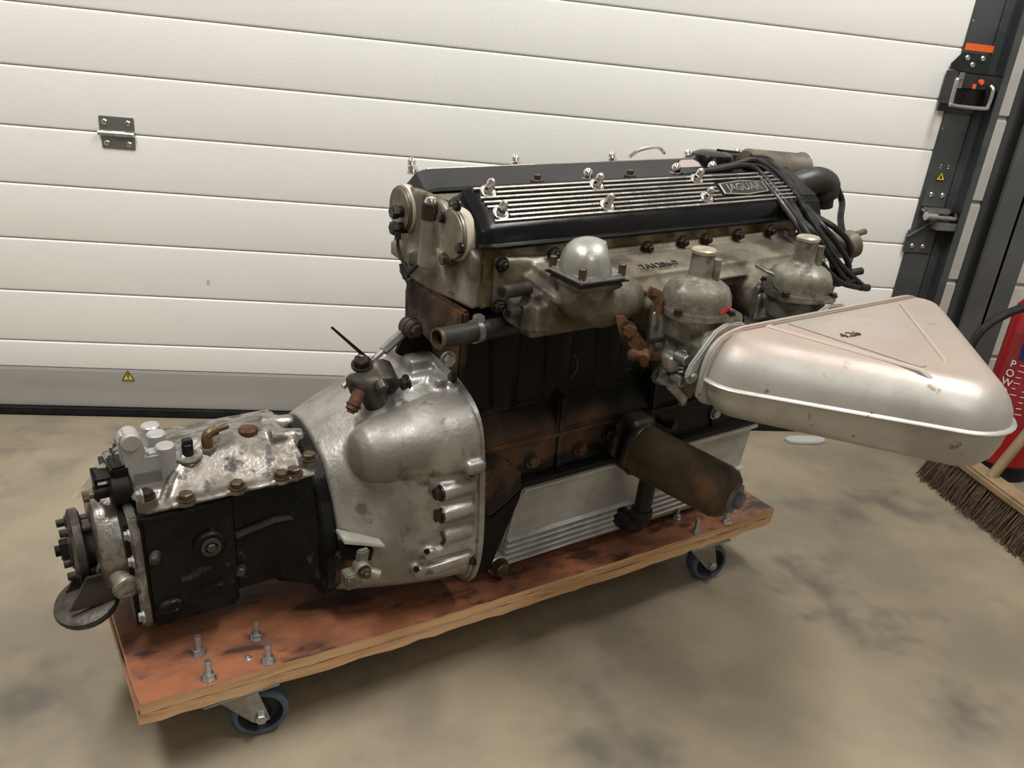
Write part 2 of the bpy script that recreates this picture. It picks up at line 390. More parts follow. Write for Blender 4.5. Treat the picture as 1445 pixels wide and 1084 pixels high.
def airbox_mat():
    m = mat('silver_air_box_paint', (0.46, 0.445, 0.415), (0.35, 0.335, 0.305), 0.46, 0.5, scale=8, lo=0.40, hi=0.62, bump=0.08, bscale=120, spots=(0.15, 0.09, 0.05), sscale=36, slo=0.645, shi=0.72, rvar=0.05)
    nt = m.node_tree; N, L = nt.nodes, nt.links; b = N['Principled BSDF']
    tc = next(n for n in N if n.type == 'TEX_COORD')
    src = b.inputs['Base Color'].links[0].from_socket
    # pinkish worn-primer area on the flat upper panel
    sp = N.new('ShaderNodeSeparateXYZ'); L.new(tc.outputs['Object'], sp.inputs[0])
    r1 = N.new('ShaderNodeMapRange'); r1.interpolation_type = 'SMOOTHSTEP'; r1.inputs['From Min'].default_value = 0.458; r1.inputs['From Max'].default_value = 0.476; L.new(sp.outputs['Z'], r1.inputs['Value'])
    n = N.new('ShaderNodeTexNoise'); n.inputs['Scale'].default_value = 9; L.new(tc.outputs['Object'], n.inputs['Vector'])
    r2 = N.new('ShaderNodeMapRange'); r2.inputs['From Min'].default_value = 0.3; r2.inputs['From Max'].default_value = 0.62; r2.inputs['To Min'].default_value = 0.45; L.new(n.outputs['Fac'], r2.inputs['Value'])
    mu = N.new('ShaderNodeMath'); mu.operation = 'MULTIPLY'; L.new(r1.outputs[0], mu.inputs[0]); L.new(r2.outputs[0], mu.inputs[1])
    x = N.new('ShaderNodeMix'); x.data_type = 'RGBA'; L.new(mu.outputs[0], x.inputs[0]); L.new(src, x.inputs[6]); x.inputs[7].default_value = (0.36, 0.29, 0.245, 1)
    L.new(x.outputs[2], b.inputs['Base Color'])
    inv = N.new('ShaderNodeMath'); inv.operation = 'MULTIPLY_ADD'; L.new(mu.outputs[0], inv.inputs[0]); inv.inputs[1].default_value = -0.35; inv.inputs[2].default_value = 0.55
    L.new(inv.outputs[0], b.inputs['Metallic'])
    return m
M['airbox'] = airbox_mat()
# ------------------------------------------------------------------ the room
X0, X1, Y0, Y1, HT = ROOM
o = MB().box(X0, X1, Y0, Y1 + 0.12, -0.12, 0).build('floor', M['concrete']); tag(o, 'stained beige concrete garage floor', 'floor', kind='structure')
o = MB().box(X0 - 0.1, X1 + 0.1, Y0 - 0.1, Y1 + 0.22, HT, HT + 0.1).build('ceiling', M['ceiling']); tag(o, 'plain white garage ceiling', 'ceiling', kind='structure')
o = MB().box(X0 - 0.1, X0, Y0, Y1 + 0.12, 0, HT).build('wall_left', M['plaster']); tag(o, 'plain painted wall on the hinge side of the door', 'wall', kind='structure')
o = MB().box(X1, X1 + 0.1, Y0, Y1 + 0.12, 0, HT).build('wall_right', M['plaster']); tag(o, 'plain painted wall beyond the fire extinguisher', 'wall', kind='structure')
o = MB().box(X0, X1, Y0 - 0.1, Y0, 0, HT).build('wall_rear', M['plaster']); tag(o, 'plain painted wall facing the sectional door', 'wall', kind='structure')
# wall that carries the door: mortar core with painted blocks proud of it
mb = MB().box(1.55, X1, Y1 + 0.012, Y1 + 0.12, 0, HT); mb.box(X0, 1.55, Y1 + 0.06, Y1 + 0.12, 0, HT)
wd = mb.build('wall_front', M['mortar']); tag(wd, 'white painted block wall beside the door track', 'wall', kind='structure')
bm_block = MB().box(-0.217, 0.217, -0.006, 0.02, -0.107, 0.107, 0.004).mesh('block', M['block'])
bm_half = MB().box(-0.1065, 0.1065, -0.006, 0.02, -0.107, 0.107, 0.004).mesh('block', M['block'])
pitch = 0.2215; z0 = 0.014 - pitch
row = 0
zc = 0.4575 - 1.5 * pitch
while zc - .1 > 0.05: zc -= pitch
while zc < HT - 0.1:
    xs = [1.55 + 0.22, 1.55 + 0.66] if row % 2 else [1.55 + 0.11, 1.55 + 0.44, 1.55 + 0.88]
    for i, xx in enumerate(xs):
        half = (row % 2 == 0 and i == 0)
        b = link('block', bm_half if half else bm_block, wd); b.location = (xx, Y1 + 0.012, zc)
    zc += pitch; row += 1

# ------------------------------------------------------------------ sectional door
DX0, DX1 = X0 + 0.02, 1.463
RZ0, RP = 0.9307, 0.12429
door = MB().box(DX0, DX1 + 0.06, DOOR_Y + 0.012, DOOR_Y + 0.05, 0.02, HT - 0.02).build('door_1', M['groove'])
tag(door, 'white ribbed sectional garage door with grey foot rail', 'garage door', kind='structure')
def panel(zl, zh):
    g, c = 0.0008, 0.005
    y0, y1 = DOOR_Y, DOOR_Y + 0.012
    pts = [(DX0, y1, zl + g), (DX0, y0 + 0.004, zl + g), (DX0, y0 + 0.0008, zl + g + c * .6), (DX0, y0, zl + g + c * 1.6), (DX0, y0, zh - g - c * 1.6), (DX0, y0 + 0.0008, zh - g - c * .6), (DX0, y0 + 0.004, zh - g), (DX0, y1, zh - g)]
    MB().prism(pts, (DX1 - DX0, 0, 0)).build('panel', M['door'], door)
zs = [0.1167] + [RZ0 - k * RP for k in range(6, -17, -1)]
for a, b in zip(zs, zs[1:]):
    if a > HT - 0.15: break
    panel(a, min(b, HT - 0.03))
MB().box(DX0, DX1, DOOR_Y - 0.006, DOOR_Y + 0.012, 0.017, 0.1167, 0.003).build('foot_rail', M['door_grey'], door)
MB().box(DX0, DX1 + 0.07, DOOR_Y - 0.025, DOOR_Y + 0.03, 0.0, 0.0175, 0.004).build('seal', M['rubber'], door)
# middle hinge
hz, hx = RZ0 - 2 * RP, -0.526
h = MB().box(hx - 0.036, hx + 0.036, DOOR_Y - 0.003, DOOR_Y, hz + 0.002, hz + 0.036, 0.001).box(hx - 0.033, hx + 0.036, DOOR_Y - 0.003, DOOR_Y, hz - 0.032, hz - 0.004, 0.001).build('hinge', M['zinc_dull'], door)
MB().cyl((hx - 0.038, DOOR_Y - 0.007, hz), (hx + 0.036, DOOR_Y - 0.007, hz), 0.0055, n=14).build('knuckle', M['zinc'], h)
scr = MB().lathe((0, 0, 0), (0, 0, 1), [(0, 0.0062), (0.002, 0.0062), (0.004, 0.004), (0.004, 0.0022), (0.0022, 0.0018)], 12).mesh('screw', M['zinc'])
for sx, sz in ((-0.024, 0.024), (0.024, 0.024), (-0.022, -0.021), (0.024, -0.021)):
    place('screw', scr, h, (hx + sx, DOOR_Y - 0.003, hz + sz), (0, -1, 0))
def warn(cx, cz, s, parent, y):
    a = MB().prism([(cx - s, y, cz - s * .8), (cx + s, y, cz - s * .8), (cx, y, cz + s)], (0, 0.0006, 0)).build('warning_sticker', M['yellow'], parent)
    t = MB()
    for q0, q1 in (((cx - s, cz - s * .8), (cx + s, cz - s * .8)), ((cx + s, cz - s * .8), (cx, cz + s)), ((cx, cz + s), (cx - s, cz - s * .8))):
        t.tube([(q0[0], y - 0.0004, q0[1]), (q1[0], y - 0.0004, q1[1])], s * 0.085, 4, 0)
    t.build('sticker_border', M['ink'], a)
    return a
w1 = warn(-0.542, 0.104, 0.0135, door, DOOR_Y - 0.0072)
MB().box(-0.5436, -0.5404, DOOR_Y - 0.0078, DOOR_Y - 0.0072, 0.1005, 0.111).box(-0.5434, -0.5406, DOOR_Y - 0.0078, DOOR_Y - 0.0072, 0.0955, 0.0982).build('exclamation_mark', M['ink'], w1)
sm = on_y(294, 399, DOOR_Y)
MB().prism([(sm.x + a_ * 0.004, DOOR_Y - 0.0004, sm.z + b_ * 0.007) for a_, b_ in ((-1, -.6), (0, -1.1), (1, -.3), (.7, .8), (-.2, 1.2), (-.9, .5))], (0, 0.0006, 0)).build('scuff_mark', M['scuff'], door)
# dark end cap of the door and its fittings
cap = MB().box(DX1, 1.540, DOOR_Y - 0.006, DOOR_Y + 0.03, 0.02, HT - 0.03, 0.001).build('end_cap', M['steel_dark'], door)
MB().box(1.466, 1.545, DOOR_Y - 0.0068, DOOR_Y - 0.006, 1.052, 1.068).build('orange_tape', M['orange'], door)
w2 = warn(1.503, 0.745, 0.013, door, DOOR_Y - 0.0072)
MB().prism([(1.4985, DOOR_Y - .0076, .740), (1.5075, DOOR_Y - .0076, .738), (1.5035, DOOR_Y - .0076, .750)], (0, 0.0004, 0)).build('hand_symbol', M['ink'], w2)
for sx, sz in ((1.4945, 0.772), (1.4945, 0.7655), (1.517, 0.772), (1.517, 0.7655), (1.468, 0.862), (1.468, 1.118)):
    place('rivet', scr, door, (sx, DOOR_Y - 0.0062, sz), (0, -1, 0), s=0.35)
# hand latch
lp = MB().prism([(1.440, DOOR_Y - .009, 1.018), (1.440, DOOR_Y - .009, 1.005), (1.545, DOOR_Y - .009, 1.000), (1.545, DOOR_Y - .009, 1.046), (1.463, DOOR_Y - .009, 1.046)], (0, 0.003, 0)).build('latch_plate', M['steel_black'], door)
for sx, sz in ((1.478, 1.034), (1.521, 1.036), (1.497, 1.019)):
    place('screw', scr, lp, (sx, DOOR_Y - 0.009, sz), (0, -1, 0), s=1.15)
bx = MB()
bx.box(1.436, 1.560, DOOR_Y - 0.052, DOOR_Y - 0.049, 0.965, 1.000)
bx.box(1.436, 1.560, DOOR_Y - 0.052, DOOR_Y - 0.006, 0.998, 1.001)
bx.box(1.434, 1.437, DOOR_Y - 0.052, DOOR_Y - 0.006, 0.925, 1.001)
bx.box(1.436, 1.545, DOOR_Y - 0.012, DOOR_Y - 0.006, 0.905, 0.965)
bx.build('latch_box', M['steel_black'], lp)
MB().box(1.437, 1.452, DOOR_Y - 0.0545, DOOR_Y - 0.052, 0.963, 0.999).build('latch_face', M['zinc_dull'], lp)
MB().cyl((1.50, DOOR_Y - 0.060, 0.982), (1.50, DOOR_Y - 0.05, 0.982), 0.006, n=12).box(1.482, 1.490, DOOR_Y - 0.056, DOOR_Y - 0.05, 0.965, 0.976).build('latch_pin', M['orange'], lp)
MB().tube([(1.445, DOOR_Y - .054, .985), (1.430, DOOR_Y - .062, .983), (1.428, DOOR_Y - .064, .972), (1.428, DOOR_Y - .066, .93), (1.436, DOOR_Y - .067, .922), (1.52, DOOR_Y - .067, .922), (1.531, DOOR_Y - .066, .93), (1.533, DOOR_Y - .064, .965), (1.53, DOOR_Y - .056, .975)], 0.0048, 10, 5).build('pull_handle', M['zinc'], lp)
MB().box(1.53, 1.565, DOOR_Y - 0.05, DOOR_Y - 0.02, 0.97, 0.985, 0.003).build('latch_bolt', M['zinc_dull'], lp)
# roller bracket at the section joint
rb = MB().box(1.468, 1.535, DOOR_Y - 0.010, DOOR_Y - 0.006, 0.665, 0.712, 0.001).box(1.452, 1.535, DOOR_Y - 0.010, DOOR_Y - 0.006, 0.540, 0.60, 0.001)
rb.build('roller_bracket', M['steel_dark'], door)
rbo = door.children[-1] if door.children else None
br = MB().box(1.470, 1.548, DOOR_Y - 0.030, DOOR_Y - 0.006, 0.650, 0.664, 0.004).box(1.505, 1.575, DOOR_Y - 0.045, DOOR_Y - 0.006, 0.610, 0.630, 0.002).prism([(1.450, DOOR_Y - .011, .585), (1.507, DOOR_Y - .011, .628), (1.507, DOOR_Y - .011, .624), (1.452, DOOR_Y - .011, .582)], (0, -0.006, 0))
br = br.build('hinge_plate', M['zinc_dull'], door)
MB().cyl((1.475, DOOR_Y - 0.036, 0.642), (1.562, DOOR_Y - 0.036, 0.642), 0.006, n=12).cyl((1.470, DOOR_Y - 0.036, 0.644), (1.500, DOOR_Y - 0.036, 0.644), 0.011, n=14).build('roller_shaft', M['zinc'], br)
MB().cyl((1.556, DOOR_Y - 0.024, 0.642), (1.574, DOOR_Y - 0.024, 0.642), 0.017, n=20, bev=0.004).build('roller', M['hub'], br)
for sx, sz in ((1.487, 0.697), (1.52, 0.697), (1.474, 0.558), (1.506, 0.558)):
    place('screw', scr, br, (sx, DOOR_Y - 0.010, sz), (0, -1, 0), s=1.1)
# vertical track
tr = MB()
tr.box(1.545, 1.556, DOOR_Y - 0.002, DOOR_Y + 0.03, 0.0, HT - 0.03)
tr.box(1.556, 1.590, DOOR_Y + 0.0, DOOR_Y + 0.006, 0.0, HT - 0.03)
tr.box(1.578, 1.583, DOOR_Y - 0.046, DOOR_Y + 0.006, 0.0, HT - 0.03)
tr.box(1.562, 1.583, DOOR_Y - 0.049, DOOR_Y - 0.045, 0.0, HT - 0.03, 0.001)
t = tr.build('trim_1', M['steel_dark']); tag(t, 'dark steel roller track standing along the door edge', 'door track', kind='structure')
MB().box(1.583, 1.588, DOOR_Y - 0.040, DOOR_Y + 0.02, 0.0, HT - 0.03).box(1.588, 1.616, DOOR_Y + 0.004, DOOR_Y + 0.010, 0.0, HT - 0.03, 0.001).build('angle_strip', M['track'], t)
# steel column
cx0, cx1, cyf = 1.672, 1.80, 1.985
c = MB().box(cx0, cx1, cyf, cyf + 0.010, 0, HT).box(cx0, cx1, Y1, Y1 + 0.008, 0, HT).box((cx0 + cx1) / 2 - 0.004, (cx0 + cx1) / 2 + 0.004, cyf, Y1, 0, HT).build('trim_2', M['column'])
tag(c, 'grey painted steel column standing against the block wall', 'column', kind='structure')
# ceiling battens
for i, (lx, ly, lw) in enumerate(LAMPS):
    f = MB().prism([(lx - 0.10, ly - 0.76, HT), (lx + 0.10, ly - 0.76, HT), (lx + 0.17, ly - 0.76, HT - 0.07), (lx + 0.17, ly - 0.76, HT - 0.085), (lx - 0.17, ly - 0.76, HT - 0.085), (lx - 0.17, ly - 0.76, HT - 0.07)], (0, 1.52, 0), 0.004).build('ceiling_batten', M['batten'])
    tag(f, ['white tube batten on the ceiling above the air box side', 'white tube batten on the ceiling above the gearbox side', 'white tube batten on the ceiling far from the sectional door'][i], 'ceiling light', 'ceiling battens')

# ------------------------------------------------------------------ dolly
dolly = empty('dolly', M_DOL)
tag(dolly, 'thick plywood board dolly on four blue-tyred castors carrying the engine', 'dolly')
BL, BWID, BTH = 1.20, 0.41, 0.034
def sag(u): s = (u - BL / 2) / (BL / 2); return -0.010 * (1 - s * s)
def sheet(zt, zb, jit, seed):
    rnd = random.Random(seed); n = 48; t = MB(); bm = t.bm
    rows = []
    for i in range(n + 1):
        u = BL * i / n
        j0, j1 = rnd.uniform(-jit, jit), rnd.uniform(-jit, jit)
        w = sag(u)
        uu = u + (rnd.uniform(-jit, jit) if i in (0, n) else 0)
        rows.append([bm.verts.new((uu, y, w + z)) for y, z in ((j0, zb), (j0, zt), (BWID / 2, zt), (BWID + j1, zt), (BWID + j1, zb))])
    for a, b in zip(rows, rows[1:]):
        for k in range(5):
            f = bm.faces.new((a[k], a[(k + 1) % 5], b[(k + 1) % 5], b[k]))
            f.material_index = 1 if k in (1, 2) else 0
    bm.faces.new(rows[0]); bm.faces.new(rows[-1])
    return t
sheet(0, -0.0165, 0.0012, 1).build('plywood_sheet', [M['ply_edge'], M['ply_top']], dolly, 20)
sheet(-0.0172, -BTH, 0.0022, 2).build('plywood_sheet', [M['ply_edge'], M['ply_top']], dolly, 20)
nut = MB().lathe((0, 0, 0), (0, 0, 1), [(0, 0.0105), (0.0018, 0.0105), (0.0018, 0.0075)], 18, cap=True).hexprism((0, 0, 0.0018), (0, 0, 1), 0.0082, 0.0075).cyl((0, 0, 0.005), (0, 0, 0.030), 0.0042, n=10)
for k in range(7): nut.ring((0, 0, 0.011 + k * 0.0026), (0, 0, 1), 0.0046, 0.004, 0.0011, 10)
nut = nut.mesh('bolt', M['zinc'])
def castor(u, v, yaw, pat):
    zt = -BTH + sag(u)
    c = MB().box(u - 0.052, u + 0.052, v - 0.042, v + 0.042, zt - 0.003, zt, 0.001)
    c.lathe((u, v, zt - 0.003), (0, 0, -1), [(0, 0.030), (0.006, 0.034), (0.012, 0.034), (0.014, 0.028)], 24)
    zc = -0.14 + 0.040
    d = V((math.cos(yaw), math.sin(yaw), 0)); s = V((-d.y, d.x, 0))
    ax = V((u, v, 0)) - d * 0.034; ax.z = zc
    top = zt - 0.014
    for sg in (-1, 1):
        q = V((u, v, 0)); off = s * (0.0195 * sg)
        p = [V((q.x, q.y, top)) + d * 0.030 + off, V((q.x, q.y, top)) - d * 0.030 + off, V((ax.x, ax.y, zc - 0.006)) - d * 0.013 + off, V((ax.x, ax.y, zc - 0.014)) + off, V((ax.x, ax.y, zc - 0.006)) + d * 0.013 + off]
        c.prism(p, s * (0.0028 * sg), 0.0008, 1)
    c.prism([V((u, v, top)) + d * 0.030 - s * 0.0195, V((u, v, top)) - d * 0.030 - s * 0.0195, V((u, v, top)) - d * 0.030 + s * 0.0195, V((u, v, top)) + d * 0.030 + s * 0.0195], (0, 0, 0.004))
    co = c.build('castor', M['zinc_dull'], dolly)
    MB().lathe(ax - s * 0.0165, s, [(0, 0.036), (0.004, 0.0395), (0.0165, 0.0405), (0.029, 0.0395), (0.033, 0.036), (0.033, 0.0315), (0.029, 0.0305), (0.004, 0.0305), (0, 0.0315), (0, 0.036)], 36, cap=False).build('tyre', M['tyre'], co)
    MB().lathe(ax - s * 0.015, s, [(0, 0.010), (-0.002, 0.012), (0.004, 0.016), (0.006, 0.026), (0.001, 0.031), (0.029, 0.031), (0.024, 0.026), (0.026, 0.016), (0.032, 0.012), (0.030, 0.01)], 28).build('wheel_hub', M['hub'], co)
    MB().hexprism(ax - s * 0.022, -s, 0.0085, 0.007).hexprism(ax + s * 0.022, s, 0.0085, 0.007).cyl(ax - s * 0.031, ax + s * 0.031, 0.004, n=10).build('axle_bolt', M['zinc'], co)
    for du, dv in pat:
        place('bolt', nut, dolly, (u + du, v + dv, sag(u + du)), (0, 0, 1), random.uniform(0, 1))
P4 = [(-0.040, -0.027), (0.040, -0.027), (-0.040, 0.027), (0.040, 0.027)]
castor(0.128, 0.040, math.radians(168), P4)
castor(1.028, 0.036, math.radians(168), P4)
castor(0.128, BWID - 0.045, math.radians(170), P4)
castor(1.028, BWID - 0.045, math.radians(200), P4)
place('screw', scr, dolly, (0.146, 0.031, sag(0.146) - 0.002), (0, 0, 1))

# ------------------------------------------------------------------ fire extinguisher
ec = V((1.762, 1.80, 0))
ext = empty('fire_extinguisher', Matrix.Translation(ec)); tag(ext, 'red powder fire extinguisher standing on the floor beside the steel column', 'fire extinguisher')
MB().lathe((0, 0, 0.03), (0, 0, 1), [(0, 0.070), (0.012, 0.080), (0.03, 0.082), (0.40, 0.082), (0.43, 0.078), (0.46, 0.058), (0.475, 0.032), (0.49, 0.026), (0.50, 0.026)], 40).build('cylinder', M['red_paint'], ext)
MB().lathe((0, 0, 0), (0, 0, 1), [(0, 0.074), (0.0, 0.082), (0.035, 0.0845), (0.042, 0.0825), (0.042, 0.07)], 40).build('foot_ring', M['hub'], ext)
MB().cyl((0, 0, 0.53), (0, 0, 0.565), 0.02, n=18).box(-0.075, 0.03, -0.012, 0.012, 0.565, 0.577, 0.003).box(-0.085, 0.02, -0.012, 0.012, 0.595, 0.604, 0.003).box(-0.004, 0.02, -0.01, 0.01, 0.57, 0.60).build('valve_lever', M['steel_black'], ext)
ha = math.radians(205)
hd = V((math.cos(ha), math.sin(ha), 0))
hq = [on_y(x_, y_, 1.74) - ec for x_, y_ in ((1350, 545), (1357, 520), (1368, 492), (1388, 464), (1415, 446), (1450, 434), (1490, 440))]
hq = [V((-0.09, -0.02, 0.10)), V((-0.135, -0.04, 0.18))] + hq + [V((0.0, -0.02, 0.555))]
MB().tube(hq, 0.0105, 10, 8).build('hose', M['hose'], ext)
def curved(name, m, a0, a1, za, zb, r, parent):
    t = MB(); bm = t.bm; n = 14; rows = []
    for i in range(n + 1):
        a = a0 + (a1 - a0) * i / n
        rows.append([bm.verts.new((rr * math.cos(a), rr * math.sin(a), z)) for rr, z in ((r, za), (r, zb), (r - 0.0012, zb), (r - 0.0012, za))])
    for A_, B2 in zip(rows, rows[1:]):
        for k in range(4): bm.faces.new((A_[k], A_[(k + 1) % 4], B2[(k + 1) % 4], B2[k]))
    bm.faces.new(rows[0]); bm.faces.new(rows[-1])
    return t.build(name, m, parent)
fa = math.atan2(-ec.y, -ec.x)            # label faces the room
lab = curved('label', M['label_red'], fa - 0.75, fa + 0.95, 0.155, 0.40, 0.0828, ext)
curved('blue_band', M['blue_label'], fa - 0.42, fa + 0.95, 0.335, 0.385, 0.0834, lab)
def on_cyl(a, z, r=0.0836): return V((r * math.cos(a), r * math.sin(a), z)), V((-math.sin(a), math.cos(a), 0))
for k, ch in enumerate('POWDER'):
    p, tdir = on_cyl(fa - 0.50, 0.318 - k * 0.0255)
    text('letter', ch, 0.028, M['white_print'], lab, p, tdir, (0, 0, 1))
rl = random.Random(3)
t = MB()
for k in range(9):
    zz = 0.322 - k * 0.016
    for q in range(3):
        a = fa - 0.30 + q * 0.30
        p, td = on_cyl(a, zz - rl.uniform(0, .003)); 
        p2, _ = on_cyl(a + rl.uniform(0.1, 0.2), zz)
        t.tube([p, p2], 0.0007, 4, 0)
t.build('small_print', M['white_print'], lab)

# ------------------------------------------------------------------ broom
HB = V((1.535, 1.50, 0))
broom = empty('broom', Matrix.Translation(HB)); tag(broom, 'wooden broom with brown bristles standing in front of the fire extinguisher', 'broom')
# head runs along the room depth (local y)
MB().box(-0.026, 0.030, -0.27, 0.255, 0.078, 0.102, 0.006).build('broom_head', M['wood'], broom)
rl = random.Random(5)
me_v, me_f = [], []
for k in range(2600):
    y = rl.uniform(-0.262, 0.248); x = rl.uniform(-0.022, 0.026)
    bx_, by_ = x - 0.016 + rl.gauss(0, 0.007) + (x) * 0.6, y + rl.gauss(0, 0.006)
    L0 = rl.uniform(0.0, 0.012)
    i = len(me_v); r = 0.0011
    for (cx_, cy_, cz_) in ((x, y, 0.082), ((x + bx_) / 2 - 0.002, (y + by_) / 2, 0.045), (bx_, by_, L0)):
        me_v += [(cx_ - r, cy_ - r, cz_), (cx_ + r, cy_ - r * .5, cz_), (cx_, cy_ + r, cz_)]
    for s_ in (0, 3):
        for q in range(3):
            a, b = i + s_ + q, i + s_ + (q + 1) % 3
            me_f.append((a, b, b + 3, a + 3))
me = bpy.data.meshes.new('bristles'); me.from_pydata(me_v, [], me_f); me.materials.append(M['bristle'])
o = link('bristles', me, broom); o['kind'] = 'stuff'
MB().tube([(0.002, 0.07, 0.098), (0.10, 0.075, 0.30), (0.55, 0.10, 1.22)], 0.0125, 14, 3).build('handle', M['wood'], broom)

# ------------------------------------------------------------------ odds on the floor
def crumple(name, c, r, seed, m):
    bm = bmesh.new(); bmesh.ops.create_icosphere(bm, subdivisions=4, radius=1)
    for v in bm.verts:
        n1 = noise.noise(v.co * 2.1 + V((seed, 0, 0))); n2 = noise.turbulence(v.co * 4.0 + V((0, seed, 0)), 3, True)
        q = v.co * (1 + 0.28 * n1 - 0.22 * n2)
        v.co = V((q.x * r[0], q.y * r[1], max(0.0, (q.z * 0.8 + 0.35) * r[2])))
    me = bpy.data.meshes.new(name); bm.to_mesh(me); bm.free(); me.materials.append(m)
    o = link(name, me); o.location = c; return o
o = crumple('plastic_bag', (1.74, 1.46, 0), (0.13, 0.17, 0.085), 4.0, M['bag']); tag(o, 'crumpled shiny black plastic bag lying on the floor behind the broom', 'bag')
pts = []
for k in range(24):
    a = 2 * PI * k / 24
    pts.append((1.262 + 0.062 * math.copysign(abs(math.cos(a)) ** 0.6, math.cos(a)), 1.945 + 0.022 * math.sin(a) + 0.004 * math.cos(a), 0.0))
o = MB().prism(pts, (0, 0, 0.008), 0.002).build('floor_plate', M['white_plastic']); tag(o, 'small flat white oval plate lying on the floor by the door foot', 'plate')
# ------------------------------------------------------------------ the engine (everything below is bolted together)
eng = empty('engine', M_ENG)
tag(eng, 'old straight-six car engine with gearbox and silver air box standing on the dolly', 'engine')
YC = 0.13
def mir(y): return 2 * YC - y
# shared fasteners (axis +z)
def hexmesh(name, r, h, m, washer=True, thread=0.0):
    t = MB()
    z = 0
    if washer: t.cyl((0, 0, -0.001), (0, 0, 0.0018), r * 1.3, n=18); z = 0.0018
    t.hexprism((0, 0, z), (0, 0, 1), r, h)
    if thread: t.cyl((0, 0, z), (0, 0, z + h + thread), r * 0.55, n=12, bev=0.0008)
    return t.mesh(name, m)
HB_BROWN = hexmesh('bolt', 0.0088, 0.007, M['brown_bolt'])
HB_DARK = hexmesh('bolt', 0.0088, 0.007, M['dark_bolt'])
HB_RUST = hexmesh('bolt', 0.0085, 0.007, M['rust'])
HB_ZINC = hexmesh('bolt', 0.0080, 0.006, M['zinc_dull'])
HN_BROWN = hexmesh('nut', 0.0085, 0.007, M['brown_bolt'], True, 0.006)
HN_DARK = hexmesh('nut', 0.0085, 0.007, M['dark_bolt'], True, 0.005)
ACORN = MB().cyl((0, 0, -0.002), (0, 0, 0.0015), 0.0095, n=18).hexprism((0, 0, 0.0015), (0, 0, 1), 0.0078, 0.008).lathe((0, 0, 0.009), (0, 0, 1), [(0, 0.0066), (0.006, 0.0066), (0.0095, 0.0055), (0.012, 0.003), (0.0128, 0.0002)], 16).mesh('acorn_nut', M['chrome'])
STUD = MB().cyl((0, 0, 0), (0, 0, 0.016), 0.0052, n=12, bev=0.0012).mesh('stud', M['brown_bolt'])

# ---- cylinder block
blk = MB()
prof = [(0.000, 0.150), (0.000, 0.236), (0.012, 0.262), (0.030, 0.285), (0.038, 0.44), (0.012, 0.452), (0.012, 0.470)]
pts = [(-0.068, y, z) for y, z in prof] + [(-0.068, mir(y), z) for y, z in reversed(prof)]
blk.prism(pts, (0.665, 0, 0), 0.005)
for k in range(6):                                            # cylinder bulges between the water-jacket walls
    blk.cyl((0.012 + k * 0.104, 0.055, 0.285), (0.012 + k * 0.104, 0.055, 0.445), 0.036, n=18)
blk.box(-0.066, 0.59, -0.006, 0.02, 0.226, 0.240, 0.004)
blk.box(-0.066, 0.60, -0.012, 0.272, 0.150, 0.166, 0.003)
blk.box(0.10, 0.116, -0.004, 0.05, 0.166, 0.30, 0.004).box(0.30, 0.316, -0.004, 0.05, 0.166, 0.30, 0.004).box(0.46, 0.476, -0.004, 0.05, 0.166, 0.30, 0.004)
block = blk.build('cylinder_block', M['block_iron'], eng)
for px, py in ((715, 500), (800, 520), (885, 540)):
    p = E(px, py, y=0.028)
    MB().lathe((p.x, 0.045, p.z), (0, -1, 0), [(0, 0.026), (0.014, 0.026), (0.014, 0.022), (0.010, 0.020), (0.009, 0.0)], 28).build('core_plug', M['iron_grey'], block)
for px, py, me in ((751, 650, HB_BROWN), (818, 633, HB_RUST), (858, 612, HB_DARK), (1008, 583, HB_ZINC), (680, 640, HB_RUST), (632, 507, HB_ZINC)):
    p = E(px, py, y=-0.003)
    place('bolt', me, block, p, (0, -1, 0), 0.3, 1.15)
# rusty lower crankcase skin patch: crankcase side with its own rust
# gusset between bell flange and sump
q = [E(x_, y_, y=-0.030) for x_, y_ in ((680, 640), (712, 652), (736, 664), (738, 690), (716, 712), (694, 730), (680, 728))]
MB().prism(q, (0, 0.04, 0), 0.004).build('rear_gusset', M['iron_rust'], block)
q = [E(x_, y_, y=-0.022) for x_, y_ in ((676, 722), (694, 728), (738, 688), (735, 704), (702, 780), (692, 806), (674, 806))]
MB().prism(q, (0, 0.05, 0), 0.003).build('flywheel_guard', M['iron_black'], block)
# rear plate of the block, above the bell housing
MB().prism([(-0.080, y, z) for y, z in ((0.018, 0.33), (0.010, 0.462), (0.19, 0.462), (0.20, 0.44), (0.20, 0.33))], (0.014, 0, 0), 0.004).build('rear_plate', M['iron_rust'], block)
# front timing cover
MB().prism([(0.597, y, z) for y, z in ((0.02, 0.15), (0.012, 0.47), (0.25, 0.47), (0.24, 0.15))], (0.05, 0, 0), 0.008).build('timing_cover', M['alu_mani'], eng)

